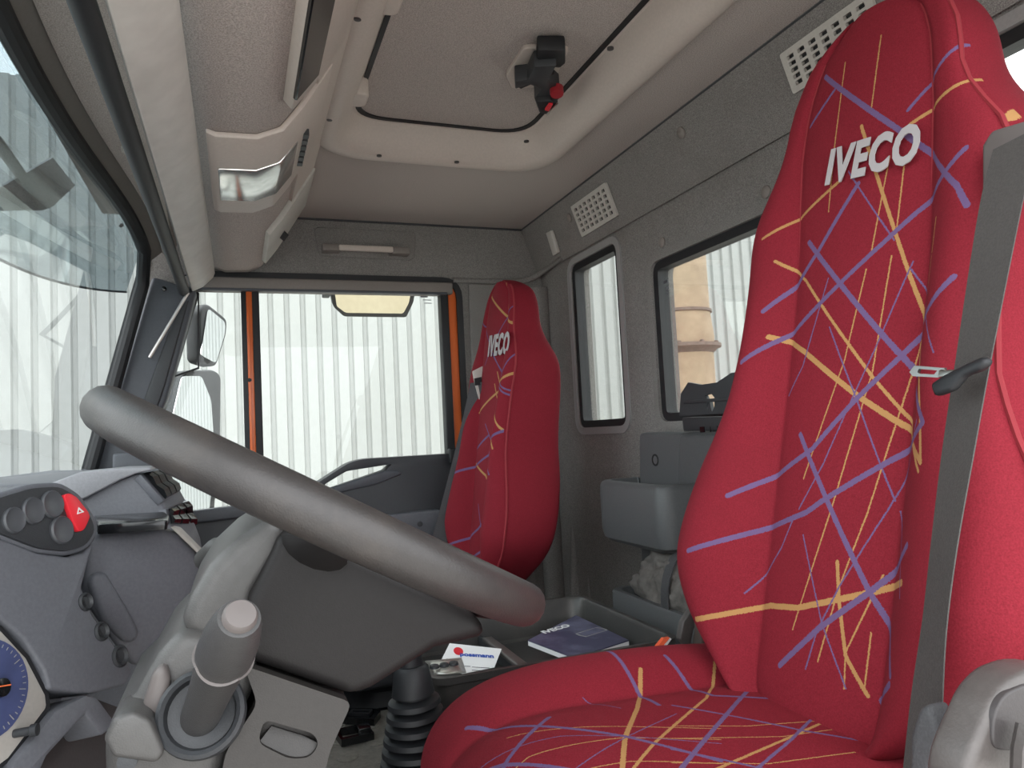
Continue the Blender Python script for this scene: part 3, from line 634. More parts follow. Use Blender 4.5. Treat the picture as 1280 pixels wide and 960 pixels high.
def woven(name, segs, axes, nax, nth=0.12):
    """segs: (a2, b2, half width, 'p'|'g') in the part's own coordinates; axes = which two object axes carry the print"""
    m = bpy.data.materials.new(name); m.use_nodes = True; nt = m.node_tree; L = nt.links.new
    b = nt.nodes['Principled BSDF']; b.inputs['Roughness'].default_value = 0.85; b.inputs['Specular IOR Level'].default_value = 0.2
    b.inputs['Sheen Weight'].default_value = 0.0; b.inputs['Sheen Roughness'].default_value = 0.5
    tc = nd(nt, 'ShaderNodeTexCoord'); sx = nd(nt, 'ShaderNodeSeparateXYZ'); L(tc.outputs['Object'], sx.inputs[0])
    cb = nd(nt, 'ShaderNodeCombineXYZ'); L(sx.outputs[axes[0]], cb.inputs[0]); L(sx.outputs[axes[1]], cb.inputs[1])
    nz = nd(nt, 'ShaderNodeTexNoise'); nz.inputs['Scale'].default_value = 900; L(tc.outputs['Object'], nz.inputs['Vector'])
    ws = nd(nt, 'ShaderNodeVectorMath', operation='SCALE'); ws.inputs['Scale'].default_value = 0.0026
    sb = nd(nt, 'ShaderNodeVectorMath', operation='SUBTRACT'); sb.inputs[1].default_value = (0.5, 0.5, 0.5); L(nz.outputs['Color'], sb.inputs[0]); L(sb.outputs[0], ws.inputs[0])
    fl2 = nd(nt, 'ShaderNodeVectorMath', operation='MULTIPLY'); fl2.inputs[1].default_value = (1, 1, 0); L(ws.outputs[0], fl2.inputs[0])
    ad = nd(nt, 'ShaderNodeVectorMath', operation='ADD'); L(cb.outputs[0], ad.inputs[0]); L(fl2.outputs[0], ad.inputs[1])
    run = ad.outputs[0]
    for a, c, wd, k in segs:
        g = nd(nt, 'ShaderNodeGroup'); g.node_tree = SEG; L(run, g.inputs['P']); dx, dy = c[0] - a[0], c[1] - a[1]
        g.inputs['A'].default_value = (a[0], a[1], 0); g.inputs['D'].default_value = (dx, dy, 0); g.inputs['W'].default_value = wd
        g.inputs['K'].default_value = 1.0 / max(1e-8, dx * dx + dy * dy); g.inputs['V'].default_value = 1000.0 if k == 'p' else 1.0
        run = g.outputs[0]
    sz = nd(nt, 'ShaderNodeSeparateXYZ'); L(run, sz.inputs[0]); acc = {}
    for k, th in (('g', 0.5), ('p', 500.0)):
        q = nd(nt, 'ShaderNodeMath', operation='GREATER_THAN'); L(sz.outputs[2], q.inputs[0]); q.inputs[1].default_value = th; acc[k] = q.outputs[0]
    # print only on the side that faces the sitter
    sn = nd(nt, 'ShaderNodeSeparateXYZ'); L(tc.outputs['Normal'], sn.inputs[0])
    gt = nd(nt, 'ShaderNodeMath', operation='GREATER_THAN'); L(sn.outputs[nax], gt.inputs[0]); gt.inputs[1].default_value = nth
    rp = nd(nt, 'ShaderNodeValToRGB'); n2 = nd(nt, 'ShaderNodeTexNoise'); n2.inputs['Scale'].default_value = 700; L(tc.outputs['Object'], n2.inputs['Vector']); L(n2.outputs['Fac'], rp.inputs['Fac'])
    rp.color_ramp.elements[0].position = 0.3; rp.color_ramp.elements[1].position = 0.7
    rp.color_ramp.elements[0].color = lin((114, 26, 37)); rp.color_ramp.elements[1].color = lin((133, 34, 47))
    n3 = nd(nt, 'ShaderNodeTexNoise'); n3.inputs['Scale'].default_value = 7; n3.inputs['Detail'].default_value = 5; L(tc.outputs['Object'], n3.inputs['Vector'])
    mr = nd(nt, 'ShaderNodeMapRange'); mr.inputs[1].default_value = 0.5; mr.inputs[2].default_value = 0.8; mr.inputs[4].default_value = 0.35; L(n3.outputs['Fac'], mr.inputs[0])
    m0 = nd(nt, 'ShaderNodeMix', data_type='RGBA'); L(mr.outputs[0], m0.inputs[0]); L(rp.outputs[0], m0.inputs[6]); m0.inputs[7].default_value = lin((104, 28, 35))
    col = m0.outputs[2]
    for k, c in (('g', GOLD), ('p', PURP)):
        if acc[k] is None: continue
        f = nd(nt, 'ShaderNodeMath', operation='MULTIPLY'); L(acc[k], f.inputs[0]); L(gt.outputs[0], f.inputs[1])
        mx = nd(nt, 'ShaderNodeMix', data_type='RGBA'); L(f.outputs[0], mx.inputs[0]); L(col, mx.inputs[6]); mx.inputs[7].default_value = lin(c); col = mx.outputs[2]
    L(col, b.inputs['Base Color'])
    wv = nd(nt, 'ShaderNodeTexNoise'); wv.inputs['Scale'].default_value = 800; L(tc.outputs['Object'], wv.inputs['Vector'])
    bp = nd(nt, 'ShaderNodeBump'); bp.inputs['Strength'].default_value = 0.35; bp.inputs['Distance'].default_value = 0.001; L(wv.outputs['Fac'], bp.inputs['Height']); L(bp.outputs['Normal'], b.inputs['Normal'])
    return m
def threads(spec, fn):
    out = []
    for k, wd, line in spec:
        P = [fn(u, v) for u, v in line]
        for a, c in zip(P, P[1:]): out.append((a, c, wd, k))
    return out
TK, TM, TN = 0.0030, 0.0021, 0.0009
BACK_D = [
 ('p', TK, [(1032, 96), (1125, 162), (1197, 220), (1215, 234), (1228, 258)]), ('p', TK, [(1222, 187), (1194, 217), (1108, 303), (952, 452)]),
 ('p', TK, [(1077, 230), (1026, 313), (971, 389)]), ('p', TM, [(1197, 55), (1136, 138)]), ('p', TM, [(1046, 113), (1012, 158)]),
 ('p', TK, [(1012, 303), (1057, 358), (1129, 447), (1187, 526)]), ('p', TK, [(1218, 347), (1170, 396), (1125, 447), (1074, 499), (1019, 561), (936, 617)]),
 ('p', TK, [(1187, 526), (1149, 554), (1098, 585), (1032, 626), (1012, 640), (902, 683)]), ('p', TK, [(1003, 543), (1045, 640), (1088, 740), (1137, 839)]),
 ('p', TK, [(1160, 678), (1088, 740), (1029, 784), (978, 831)]), ('p', TK, [(1137, 850), (1098, 877)]),
 ('p', TN, [(1141, 327), (1101, 427), (1033, 581), (1002, 636)]), ('p', TN, [(1041, 409), (1075, 499), (1117, 626)]), ('p', TN, [(1039, 348), (1005, 458), (984, 495)]),
 ('p', TN, [(1139, 337), (1173, 392), (1199, 440)]), ('p', TN, [(1170, 523), (1139, 581), (1108, 640), (1053, 733), (1026, 788), (1012, 835)]),
 ('p', TN, [(1008, 668), (1032, 778), (1060, 860)]), ('p', TN, [(1122, 640), (1151, 743)]), ('p', TN, [(995, 647), (978, 685), (940, 740)]), ('p', TN, [(1065, 215), (1120, 300)]),
 ('g', TK, [(974, 421), (1008, 440), (1077, 495), (1149, 547), (1184, 574)]), ('g', TK, [(902, 769), (964, 757), (1002, 759), (1088, 741), (1153, 724)]),
 ('g', TM, [(967, 299), (1053, 227)]), ('g', TM, [(1139, 155), (1220, 91)]), ('g', TM, [(1081, 158), (1129, 316), (1156, 406), (1180, 519), (1184, 571)]),
 ('g', TM, [(1240, 98), (1251, 148)]), ('g', TM, [(1051, 702), (1053, 753), (1060, 819), (1084, 870)]),
 ('g', 0.0018, [(979, 327), (1008, 351), (1063, 427), (1094, 471), (1149, 543), (1180, 586)]), ('g', TN, [(1087, 337), (1060, 451), (1008, 598)]),
 ('g', TN, [(1117, 320), (1094, 464), (1046, 629), (995, 786)]), ('g', TN, [(1172, 320), (1156, 402), (1125, 512), (1087, 640), (1053, 733), (1027, 826)]),
 ('g', TN, [(1103, 719), (1060, 815), (1058, 860)]), ('g', TN, [(1089, 791), (1081, 857)]), ('g', TN, [(1105, 45), (1093, 137)]), ('g', TN, [(1115, 196), (1093, 316)]),
 ('g', TN, [(1060, 79), (1046, 189), (1039, 265)]), ('g', TN, [(1132, 203), (1122, 296)]), ('g', TN, [(1180, 272), (1173, 316)])]
CUSH_D = [
 ('p', TK, [(582, 884), (668, 897), (781, 915), (900, 940)]), ('p', TK, [(539, 934), (579, 924), (627, 930), (743, 960)]), ('p', TK, [(686, 887), (630, 930), (609, 960)]),
 ('p', TK, [(759, 825), (823, 869)]), ('p', TK, [(832, 827), (890, 853), (1039, 857)]), ('p', TK, [(933, 845), (904, 884), (845, 960)]), ('p', TM, [(840, 869), (1002, 896), (1118, 908)]),
 ('p', TM, [(840, 929), (1005, 953)]), ('p', TM, [(981, 958), (1063, 939), (1125, 941)]), ('p', TM, [(1032, 860), (988, 908), (929, 960)]),
 ('g', TK, [(801, 839), (796, 875), (781, 917), (777, 960)]), ('g', TM, [(894, 822), (882, 857), (817, 923), (787, 960)]), ('g', TM, [(1063, 865), (995, 901), (874, 960)]),
 ('g', TN, [(633, 905), (900, 899)]), ('g', TN, [(594, 958), (660, 931), (778, 917), (900, 913)]), ('g', TN, [(683, 960), (787, 946), (900, 943)]), ('g', TN, [(840, 898), (933, 894), (1087, 874)]),
 ('g', TN, [(840, 915), (977, 905), (1094, 881)]), ('g', TN, [(840, 946), (960, 939), (1067, 918)]), ('g', TN, [(929, 817), (959, 831), (1003, 839)]),
 ('p', TN, [(728, 863), (775, 875)]), ('p', TN, [(845, 881), (704, 960)]), ('p', TN, [(600, 922), (700, 913), (900, 918)])]
BACK_P = [
 ('g', TM, [(614, 369), (638, 402), (659, 423)]), ('g', TM, [(652, 452), (625, 488), (598, 516)]), ('p', TM, [(650, 513), (615, 567), (582, 592)]), ('g', TM, [(594, 579), (609, 594), (618, 622)]),
 ('p', TN * 1.4, [(613, 432), (649, 512)]), ('p', TN * 1.4, [(609, 530), (629, 592)]), ('p', TN * 1.4, [(648, 423), (630, 486), (613, 567)]), ('g', TN * 1.4, [(623, 465), (638, 569)]),
 ('p', TM, [(623, 627), (600, 661), (575, 682)]), ('p', TM, [(605, 688), (573, 710)]), ('p', TM, [(613, 544), (596, 561)]), ('p', TN * 1.4, [(640, 382), (607, 457)]), ('g', TN * 1.4, [(633, 354), (636, 386)]),
 ('p', TN * 1.4, [(603, 400), (640, 500)]), ('g', TN * 1.4, [(620, 480), (630, 560)]), ('p', TN * 1.4, [(600, 630), (608, 700)])]

# ------------------------------------------------------------------ seats
WT = [(0, 0.095), (0.02, 0.120), (0.045, 0.155), (0.08, 0.205), (0.12, 0.240), (0.16, 0.250), (0.20, 0.246), (0.26, 0.224), (0.30, 0.200), (0.345, 0.182), (0.40, 0.176), (0.50, 0.181), (0.545, 0.186), (0.58, 0.178), (0.605, 0.162), (0.63, 0.144), (0.66, 0.130), (0.71, 0.124), (0.74, 0.114), (0.765, 0.098), (0.782, 0.078), (0.795, 0.050), (0.80, 0.03)]
TT = [(0, 0.10), (0.08, 0.13), (0.3, 0.155), (0.5, 0.150), (0.57, 0.135), (0.62, 0.105), (0.67, 0.088), (0.74, 0.08), (0.77, 0.068), (0.80, 0.03)]
BT = [(0, 0.015), (0.08, 0.04), (0.15, 0.055), (0.3, 0.040), (0.45, 0.028), (0.56, 0.018), (0.63, 0.006), (0.75, 0.0), (0.83, 0.0)]
KTS = {0.535: 0.25, 0.457: 0.135}
def section(w, T, pw, bh, dome=0.006):
    pw = min(pw, w * 0.72); e = w - pw
    h = [(0, dome), (pw * 0.55, dome * 0.6), (pw * 0.93, -0.001), (pw, -0.007), (pw + e * 0.12, bh * 0.30), (pw + e * 0.42, bh), (pw + e * 0.72, bh * 0.92), (pw + e * 0.93, bh * 0.35 - T * 0.06), (w, -T * 0.28), (w, -T * 0.62), (w * 0.96, -T * 0.9), (w * 0.8, -T), (w * 0.4, -T * 1.03), (0, -T * 1.04)]
    return h + [(-x, n) for x, n in reversed(h[1:-1])]
def bw(h, ws):
    k = max(0.0, min(1.0, (0.62 - h) / 0.12)); return lerp_tab(WT, h) * (1 + (ws - 1) * k)
def bc(h, lean):
    k = max(0.0, min(1.0, (h - 0.42) / 0.30)); return lean * k * k * (3 - 2 * k)
def hh(n=26):
    z = [0.0, 0.02, 0.045] + [0.045 + (0.75 - 0.045) * i / n for i in range(1, n + 1)] + [0.765, 0.777, 0.788, 0.797, 0.80]
    return z
YO = {0.535: -0.53, 0.457: -0.568}
def seat_front(z, zb): return YO[zb] - KTS[zb] * (z - zb - 0.02)     # y of the cover plane at height z
def seat_px(zb, off=0.0):
    def f(u, v):
        KT = KTS[zb]; d = ray(u, v); A = YO[zb] + off + KT * (zb + 0.02)
        t = (A - KT * CAM.z - CAM.y) / (d.y + KT * d.z); return CAM + d * t
    return f
def build_seat(name, cx, zb, label, segs_back, segs_cush, logo_px, lean=0.0, ws=1.0):
    base = Vector((cx, -0.42, 0.0)); t = thing(name, base, label, 'seat')
    fx = seat_px(zb); KT = KTS[zb]
    mb = woven(name + '_back_cloth', threads([(k, w9 * (1.0 if cx < 0 else 1.5), l9) for k, w9, l9 in segs_back], lambda u, v: (fx(u, v).x - base.x, fx(u, v).z - base.z)), (0, 2), 1, 0.12 if cx < 0 else 0.35)
    rings = []
    for h in hh():
        w_, T = bw(h, ws), lerp_tab(TT, h); z = zb + h
        rings.append([Vector((cx + bc(h, lean) + x, seat_front(z, zb) + n, z)) for x, n in section(w_, T, 0.098 - 0.014 * (1 - h / 0.80), lerp_tab(BT, h))])
    back = mesh_obj('backrest', loft(rings), mb, t, 180, 2)
    # seam piping at the edge of the middle panel and round the bolster
    for s in (-1, 1):
        pp = []
        for h in hh()[4:-4]:
            w_, T = bw(h, ws), lerp_tab(TT, h); z = zb + h; pw = min(0.098 - 0.014 * (1 - h / 0.80), w_ * 0.72); pp.append(Vector((cx + bc(h, lean) + s * pw, seat_front(z, zb) - 0.006, z)))
        mesh_obj('seam', tube(pp, 0.0022, 6), M['redseam'], back)
        pp = []
        for h in hh()[3:-3]:
            w_, T = bw(h, ws), lerp_tab(TT, h); z = zb + h; sc_ = section(w_, T, 0.098, lerp_tab(BT, h)); pp.append(Vector((cx + bc(h, lean) + s * sc_[7][0] * 0.99, seat_front(z, zb) + sc_[7][1] - 0.002, z)))
        mesh_obj('bolster_piping', tube(pp, 0.0028, 6), M['redseam'], back)
    # lettering
    a, b_ = logo_px; A, B = seat_px(zb, 0.010)(*a), seat_px(zb, 0.010)(*b_)
    ex = Vector((-1, 0, 0)); ey = Vector((0, -KT, 1)).normalized(); en = Vector((0, 1, KT)).normalized()
    sz = (B - A).length
    mid = (A + B) / 2
    bm = text_bm('IVECO', sz * 0.345, mid, ex + ey * ((B - A).z / max(1e-6, -(B - A).x)) * 1.0, ey, en, 0.0006, 0.040 * sz * 0.34, 0.12, True, 1.12)
    for v in bm.verts: v.co += ey * (v.co - mid).dot(ey) * 0.45
    mesh_obj('lettering', bm, M['logo'], back, 0)
    # cushion
    mc = woven(name + '_cushion_cloth', threads([(k, w9 * 0.8, l9) for k, w9, l9 in segs_cush], lambda u, v: (on(u, v, 'z', zb + 0.03).x - base.x, on(u, v, 'z', zb + 0.03).y - base.y)), (0, 1), 2)
    rings = []
    YT = [(-0.66, 0.200, 0.06, -0.030, 0.010), (-0.65, 0.226, 0.09, -0.018, 0.015), (-0.60, 0.240, 0.12, -0.006, 0.022), (-0.54, 0.248, 0.125, 0.0, 0.026), (-0.46, 0.254, 0.125, 0.004, 0.028), (-0.38, 0.256, 0.13, 0.008, 0.026), (-0.32, 0.256, 0.13, 0.012, 0.020), (-0.27, 0.254, 0.13, 0.010, 0.014), (-0.235, 0.250, 0.13, 0.004, 0.008), (-0.205, 0.240, 0.12, -0.010, 0.004), (-0.185, 0.226, 0.10, -0.030, 0.0), (-0.174, 0.20, 0.07, -0.052, 0.0), (-0.172, 0.15, 0.03, -0.075, 0.0)]
    for y, w_, T, dz, bh in YT:
        rings.append([Vector((cx + x, y, zb + 0.012 + dz + n)) for x, n in section(w_, T, 0.125, bh, 0.004)])
    cu = mesh_obj('cushion', loft(rings), mc, t, 180, 2)
    mesh_obj('seat_pan', rbox(cx - 0.21, cx + 0.21, -0.62, -0.21, zb - 0.15, zb - 0.085, 0.02), M['dark'], t)
    z0 = base.z
    rg = []
    nb = 6
    for k in range(nb * 2 + 1):
        f = k / (nb * 2); r = 0.19 - (0.018 if k % 2 else 0.0); z = z0 + (zb - 0.14 - z0) * f
        rg.append([Vector((p.x + cx, p.y - 0.42, z)) for p in fillet(rect(-r, r, -r, r), 0.05, 4)])
    mesh_obj('suspension_bellows', loft(rg), M['black'], t)
    return t, back, cu
M['redseam'] = mat('red_seam_thread', (140, 38, 47), 0.8)
ZD, ZP = 0.535, 0.457
ds, dback, dcush = build_seat('driver_seat', -0.62, ZD, 'large red driver seat with purple and gold threads, beside the open doorway', BACK_D, CUSH_D, ((1036, 214), (1143, 178)), 0.022)
ps, pback, pcush = build_seat('passenger_seat', 0.605, ZP, 'red passenger seat with purple and gold threads beside the passenger door', BACK_P, CUSH_D[:0] + [('p', TK, [(560, 760), (640, 800)])], ((611, 435), (635, 429)), 0.0, 0.9)

# driver seat fittings
fD = seat_px(ZD)
bp = [seat_px(ZD, o_)(u, v) for u, v, o_ in ((1272, 172, 0.035), (1252, 250, 0.045), (1218, 440, 0.06), (1198, 560, 0.07), (1180, 680, 0.075), (1168, 780, 0.075), (1158, 880, 0.08), (1150, 985, 0.08))]
sd_ = [Vector((1, 0.1, -0.15)), Vector((1, 0.0, -0.15)), Vector((1, -0.25, -0.1)), Vector((1, -0.35, -0.1)), Vector((1, -0.5, -0.05)), Vector((1, -0.55, 0)), Vector((1, -0.4, 0)), Vector((1, -0.3, 0))]
path = smooth_path(bp, 5); sides = smooth_path(sd_, 5)
sbelt = mesh_obj('seat_belt', ribbon(path, sides, 0.041, 0.0010), M['belt'], ds, 60)
gpx = [(1226, 240), (1226, 182), (1238, 163), (1295, 146), (1295, 205), (1254, 214), (1246, 234)]
mesh_obj('belt_guide', prism([seat_px(ZD, 0.03)(u, v) for u, v in gpx], (0, -0.03, 0), 0.004), M['btn'], ds)
mesh_obj('guide_slot', prism([seat_px(ZD, 0.034)(u, v) for u, v in ((1239, 192), (1245, 184), (1295, 166), (1295, 178), (1252, 192), (1246, 198))], (0, -0.012, 0), 0.002), M['black'], ds)
fo = seat_px(ZD, 0.088)
tg = mesh_obj('belt_tongue', prism([fo(u, v) for u, v in ((1172, 480), (1190, 468), (1222, 452), (1238, 445), (1246, 452), (1236, 463), (1215, 470), (1200, 488), (1178, 496))], (0, 0.010, 0), 0.004), M['black'], ds)
lo = [Vector(p) for p in ((1140, 465), (1146, 457), (1184, 460), (1178, 472), (1144, 470))]
inn = [Vector(p) for p in ((1150, 465), (1152, 461), (1175, 463), (1171, 468), (1152, 467))]
mesh_obj('tongue_plate', ringframe(inn, lo, lambda p: fo(p[0], p[1]), (0, 0.003, 0)), M['metal'], tg)
mesh_obj('tongue_neck', prism([fo(u, v) for u, v in ((1178, 462), (1200, 462), (1200, 468), (1176, 472))], (0, 0.004, 0), 0.001), M['metal'], tg)
slv = [seat_px(ZD, 0.125)(u, v) for u, v in ((1147, 885), (1160, 880), (1172, 920), (1160, 975), (1135, 975), (1136, 920))]
mesh_obj('belt_buckle', prism(slv, (0, -0.02, 0), 0.005), M['beltd'], ds)
XA = -0.915
ca = [on(u, v, 'x', XA) for u, v in ((1205, 1000), (1212, 950), (1232, 905), (1246, 872), (1268, 848), (1310, 832), (1360, 850), (1360, 1000))]
mesh_obj('recliner_cover', prism(fillet(ca, 0.02, 5), (0.028, 0, 0), 0.006), M['arm'], ds)
cb_ = [on(u, v, 'x', XA - 0.002) for u, v in ((1240, 938), (1243, 893), (1256, 868), (1290, 852), (1345, 862), (1345, 942))]
mesh_obj('cover_inset', prism(fillet(cb_, 0.012, 5), (0.010, 0, 0), 0.0015), M['armd'], ds)
mesh_obj('recliner_lever', tube([on(1283, 975, 'x', XA - 0.015), on(1284, 940, 'x', XA - 0.015), on(1290, 910, 'x', XA - 0.015)], 0.008, 10), M['arm'], ds)
XF = -0.345
br = [on(u, v, 'x', XF) for u, v in ((871, 752), (873, 764), (861, 785), (858, 800), (857, 830), (850, 830), (851, 805), (844, 797), (848, 775), (860, 758))]
mesh_obj('recliner_bracket', prism(br, (-0.012, 0, 0), 0.002), M['arm'], ds)
rc = on(893, 800, 'x', XF - 0.02); mesh_obj('recliner_hinge', lathe(rc, (-1, 0, 0), [(0, 0.035), (0.012, 0.036), (0.02, 0.03), (0.03, 0.028), (0.05, 0.0)], 20), M['rust'], ds)
mesh_obj('recliner_plate', prism([on(u, v, 'x', XF - 0.03) for u, v in ((866, 770), (885, 760), (925, 800), (920, 840), (868, 840))], (-0.02, 0, 0), 0.004), M['rust'], ds)
# passenger seat fittings
bp = [on(598, 478, 'x', 0.70), on(588, 525, 'x', 0.72), on(572, 590, 'x', 0.76), on(556, 650, 'x', 0.80), on(545, 692, 'x', 0.82)]
mesh_obj('seat_belt', ribbon(smooth_path(bp, 5), Vector((0.45, 0.90, 0)), 0.046, 0.0018), M['beltd'], ps, 60)
gq = [on(u, v, 'x', 0.70) for u, v in ((590, 464), (604, 457), (607, 505), (601, 508), (593, 480))]
g2 = mesh_obj('belt_guide', prism(gq, (0.05, -0.02, 0), 0.003), M['light'], ps)
mesh_obj('guide_slot', prism([on(u, v, 'x', 0.697) for u, v in ((593, 473), (602, 471), (602, 481), (594, 482))], (0.004, 0, 0)), M['black'], g2)
pcv = [on(u, v, 'x', 0.365) for u, v in ((606, 740), (618, 727), (640, 722), (674, 732), (674, 768), (606, 768))]
mesh_obj('recliner_cover', prism(pcv, (0.03, 0, 0), 0.006), M['dark'], ps)
# ------------------------------------------------------------------ steering wheel and column
WC = Vector((-0.575, -0.070, 0.792)); TL = math.radians(29.5)
DV = Vector((0, math.cos(TL), math.sin(TL))); NV = Vector((0, -math.sin(TL), math.cos(TL))); XV = Vector((1, 0, 0)); RW = 0.190
swt = thing('steering_wheel', WC - NV * 0.09, 'dark grey worn steering wheel seen edge on in front of the driver seat', 'steering wheel')
bm = bmesh.new(); n1, n2 = 72, 16; V = []
for i in range(n1):
    a = 2 * math.pi * i / n1; rd_ = XV * math.cos(a) + DV * math.sin(a); V.append([bm.verts.new(WC + rd_ * RW + (rd_ * math.cos(2 * math.pi * j / n2) * 0.0165 + NV * math.sin(2 * math.pi * j / n2) * 0.0175)) for j in range(n2)])
for i in range(n1):
    for j in range(n2): bm.faces.new((V[i][j], V[(i + 1) % n1][j], V[(i + 1) % n1][(j + 1) % n2], V[i][(j + 1) % n2]))
mesh_obj('rim', bm, M['rim'], swt, 180)
def ell(c, rx, rd, n=36, sh=0.0): return [c + XV * (rx * math.cos(2 * math.pi * k / n)) + DV * (rd * math.sin(2 * math.pi * k / n) + sh) for k in range(n)]
hub = [ell(WC - NV * 0.004, 0.055, 0.050, sh=-0.03), ell(WC, 0.085, 0.072, sh=-0.03), ell(WC - NV * 0.010, 0.098, 0.082, sh=-0.032), ell(WC - NV * 0.030, 0.096, 0.080, sh=-0.034), ell(WC - NV * 0.050, 0.085, 0.072, sh=-0.034), ell(WC - NV * 0.062, 0.070, 0.060, sh=-0.034)]
mesh_obj('hub', loft(hub), M['hub'], swt, 60)
for sg in (-1, 1):
    for ang in (-62, 4):
        a = math.radians(ang); rd_ = XV * (sg * math.cos(a)) + DV * math.sin(a); tg_ = NV.cross(rd_).normalized()
        rg = []
        for f, wd, th, dp in ((0.07, 0.060, 0.030, -0.030), (0.12, 0.045, 0.024, -0.024), (0.16, 0.034, 0.018, -0.016), (0.198, 0.030, 0.016, -0.006)):
            c = WC + rd_ * f + NV * dp; rg.append([c + tg_ * wd * 0.5 * math.cos(2 * math.pi * k / 14) + NV * th * 0.5 * math.sin(2 * math.pi * k / 14) for k in range(14)])
        mesh_obj('spoke', loft(rg), M['hub'], swt)
sct = thing('tilt_housing', (-0.58, 0.08, 0.5), 'grey plastic housing with round tilt lever below the steering wheel', 'column housing')
def yzp(px, x): return [on(u, v, 'x', x) for u, v in px]
# upper shroud: light cap that rises to the wheel, dark belly behind it, lower taupe cover
XN = -0.665
mesh_obj('upper_shroud', prism(yzp(((356, 645), (332, 650), (298, 672), (262, 706), (238, 745), (222, 786), (255, 806), (300, 806), (322, 740), (360, 690)), XN), (0.165, 0, 0), 0.016, 4), M['col'], sct)
mesh_obj('shroud_belly', prism(yzp(((352, 662), (340, 690), (312, 745), (300, 795), (306, 826), (440, 872), (466, 862), (545, 812), (612, 796), (600, 770), (440, 690)), XN - 0.010), (0.185, 0, 0), 0.020, 4), M['hub'], sct)
lcp = ((305, 832), (440, 878), (412, 940), (396, 1010), (270, 1010), (282, 940), (322, 880))
mesh_obj('lower_cover', prism(yzp(lcp, XN - 0.008), (0.19, 0, 0), 0.006, 2), M['cold'], sct)
P2 = lambda px, x: [Vector((p_.y, p_.z)) for p_ in yzp(px, x)]
mesh_obj('cover_skin', plate(fillet(P2(lcp, XN - 0.020), 0.006, 3), [fillet(P2(((330, 899), (392, 917), (399, 930), (388, 947), (362, 949), (322, 929)), XN - 0.020), 0.006, 4)], yz(XN - 0.020), (0.0125, 0, 0)), M['cold'], sct)
scf = yzp(((322, 930), (362, 951), (390, 948), (400, 930), (380, 924), (340, 912)), XN - 0.017)
mesh_obj('finger_scoop', loft([scf, [p_ + Vector((0.008, 0, 0.0)) for p_ in scf]]) if False else prism([scf[0], scf[1], scf[2], scf[3], scf[4] + Vector((0.007, 0, 0)), scf[5] + Vector((0.007, 0, 0))], (0.004, 0, 0)), M['cold'], sct)
mesh_obj('side_cover', prism(yzp(((226, 786), (300, 800), (318, 826), (326, 850), (300, 900), (280, 960), (262, 1010), (130, 1010), (128, 920), (140, 898), (168, 870), (196, 820)), XN - 0.008), (0.17, 0, 0), 0.014, 4), M['col'], sct)
cl = mesh_obj('key_cover', prism(yzp(((128, 925), (142, 898), (168, 890), (188, 900), (206, 942), (196, 956), (140, 948)), XN - 0.035), (0.045, 0, 0), 0.010, 3), M['col'], sct)
mesh_obj('side_boss', prism(yzp(((176, 886), (190, 842), (206, 830), (214, 850), (208, 880), (222, 905), (205, 915)), XN - 0.016), (0.03, 0, 0), 0.006, 3), M['btn'], sct)
p = on(159, 952, 'x', XN - 0.03); mesh_obj('screw', lathe(p, (-1, 0, 0.1), [(-0.02, 0.006), (0.001, 0.006), (0.002, 0)], 12), M['dark'], sct)
bx_ = on(252, 892, 'x', XN - 0.018); tip = on(301, 768, 'x', XN - 0.125); ax = (tip - bx_).normalized()
rg0 = lathe(bx_ - Vector((0, 0, 0)), Vector((-0.9, 0.05, 0.35)), [(-0.02, 0.028), (0.002, 0.0285), (0.008, 0.0275), (0.010, 0.025), (0.008, 0.0225), (0.0, 0.021), (-0.004, 0.0)], 36)
mesh_obj('lever_collar', rg0, M['dark'], sct)
Ln = (tip - bx_).length
kk = 1.08
lv = mesh_obj('tilt_lever', lathe(bx_, ax, [(d_, r_ * kk) for d_, r_ in ((-0.01, 0.0118), (Ln * 0.2, 0.0122), (Ln * 0.58, 0.0140), (Ln * 0.63, 0.0155), (Ln * 0.68, 0.0157), (Ln * 0.80, 0.0150), (Ln * 0.92, 0.0128), (Ln * 0.97, 0.0108), (Ln * 0.98, 0.0))], 28), M['colm'], sct)
mesh_obj('lever_button', lathe(tip - ax * 0.004, ax, [(-0.004, 0.0098), (0.003, 0.0095), (0.005, 0.0082), (0.0055, 0.0)], 22), M['btn'], lv)
s_, u_ = frame_of(ax); bm = bmesh.new(); rr = [[], [], []]
for k in range(48):
    a = 2 * math.pi * k / 48; dz = 0.0035 * abs(math.sin(2 * a + 0.5)); dd_ = s_ * math.cos(a) + u_ * math.sin(a)
    for i, (o_, r_) in enumerate(((-0.0012, 0.0140), (0.0, 0.0166), (0.0012, 0.0140))): rr[i].append(bx_ + ax * (Ln * 0.64 + o_ - dz) + dd_ * r_ * kk)
mesh_obj('lever_band', loft(rr, False), M['btn'], lv)
mesh_obj('wiper_stalk', tube([on(300, 690, 'x', -0.50), on(272, 688, 'x', -0.44), on(256, 700, 'x', -0.41)], [0.008, 0.013, 0.011], 14), M['col'], sct)

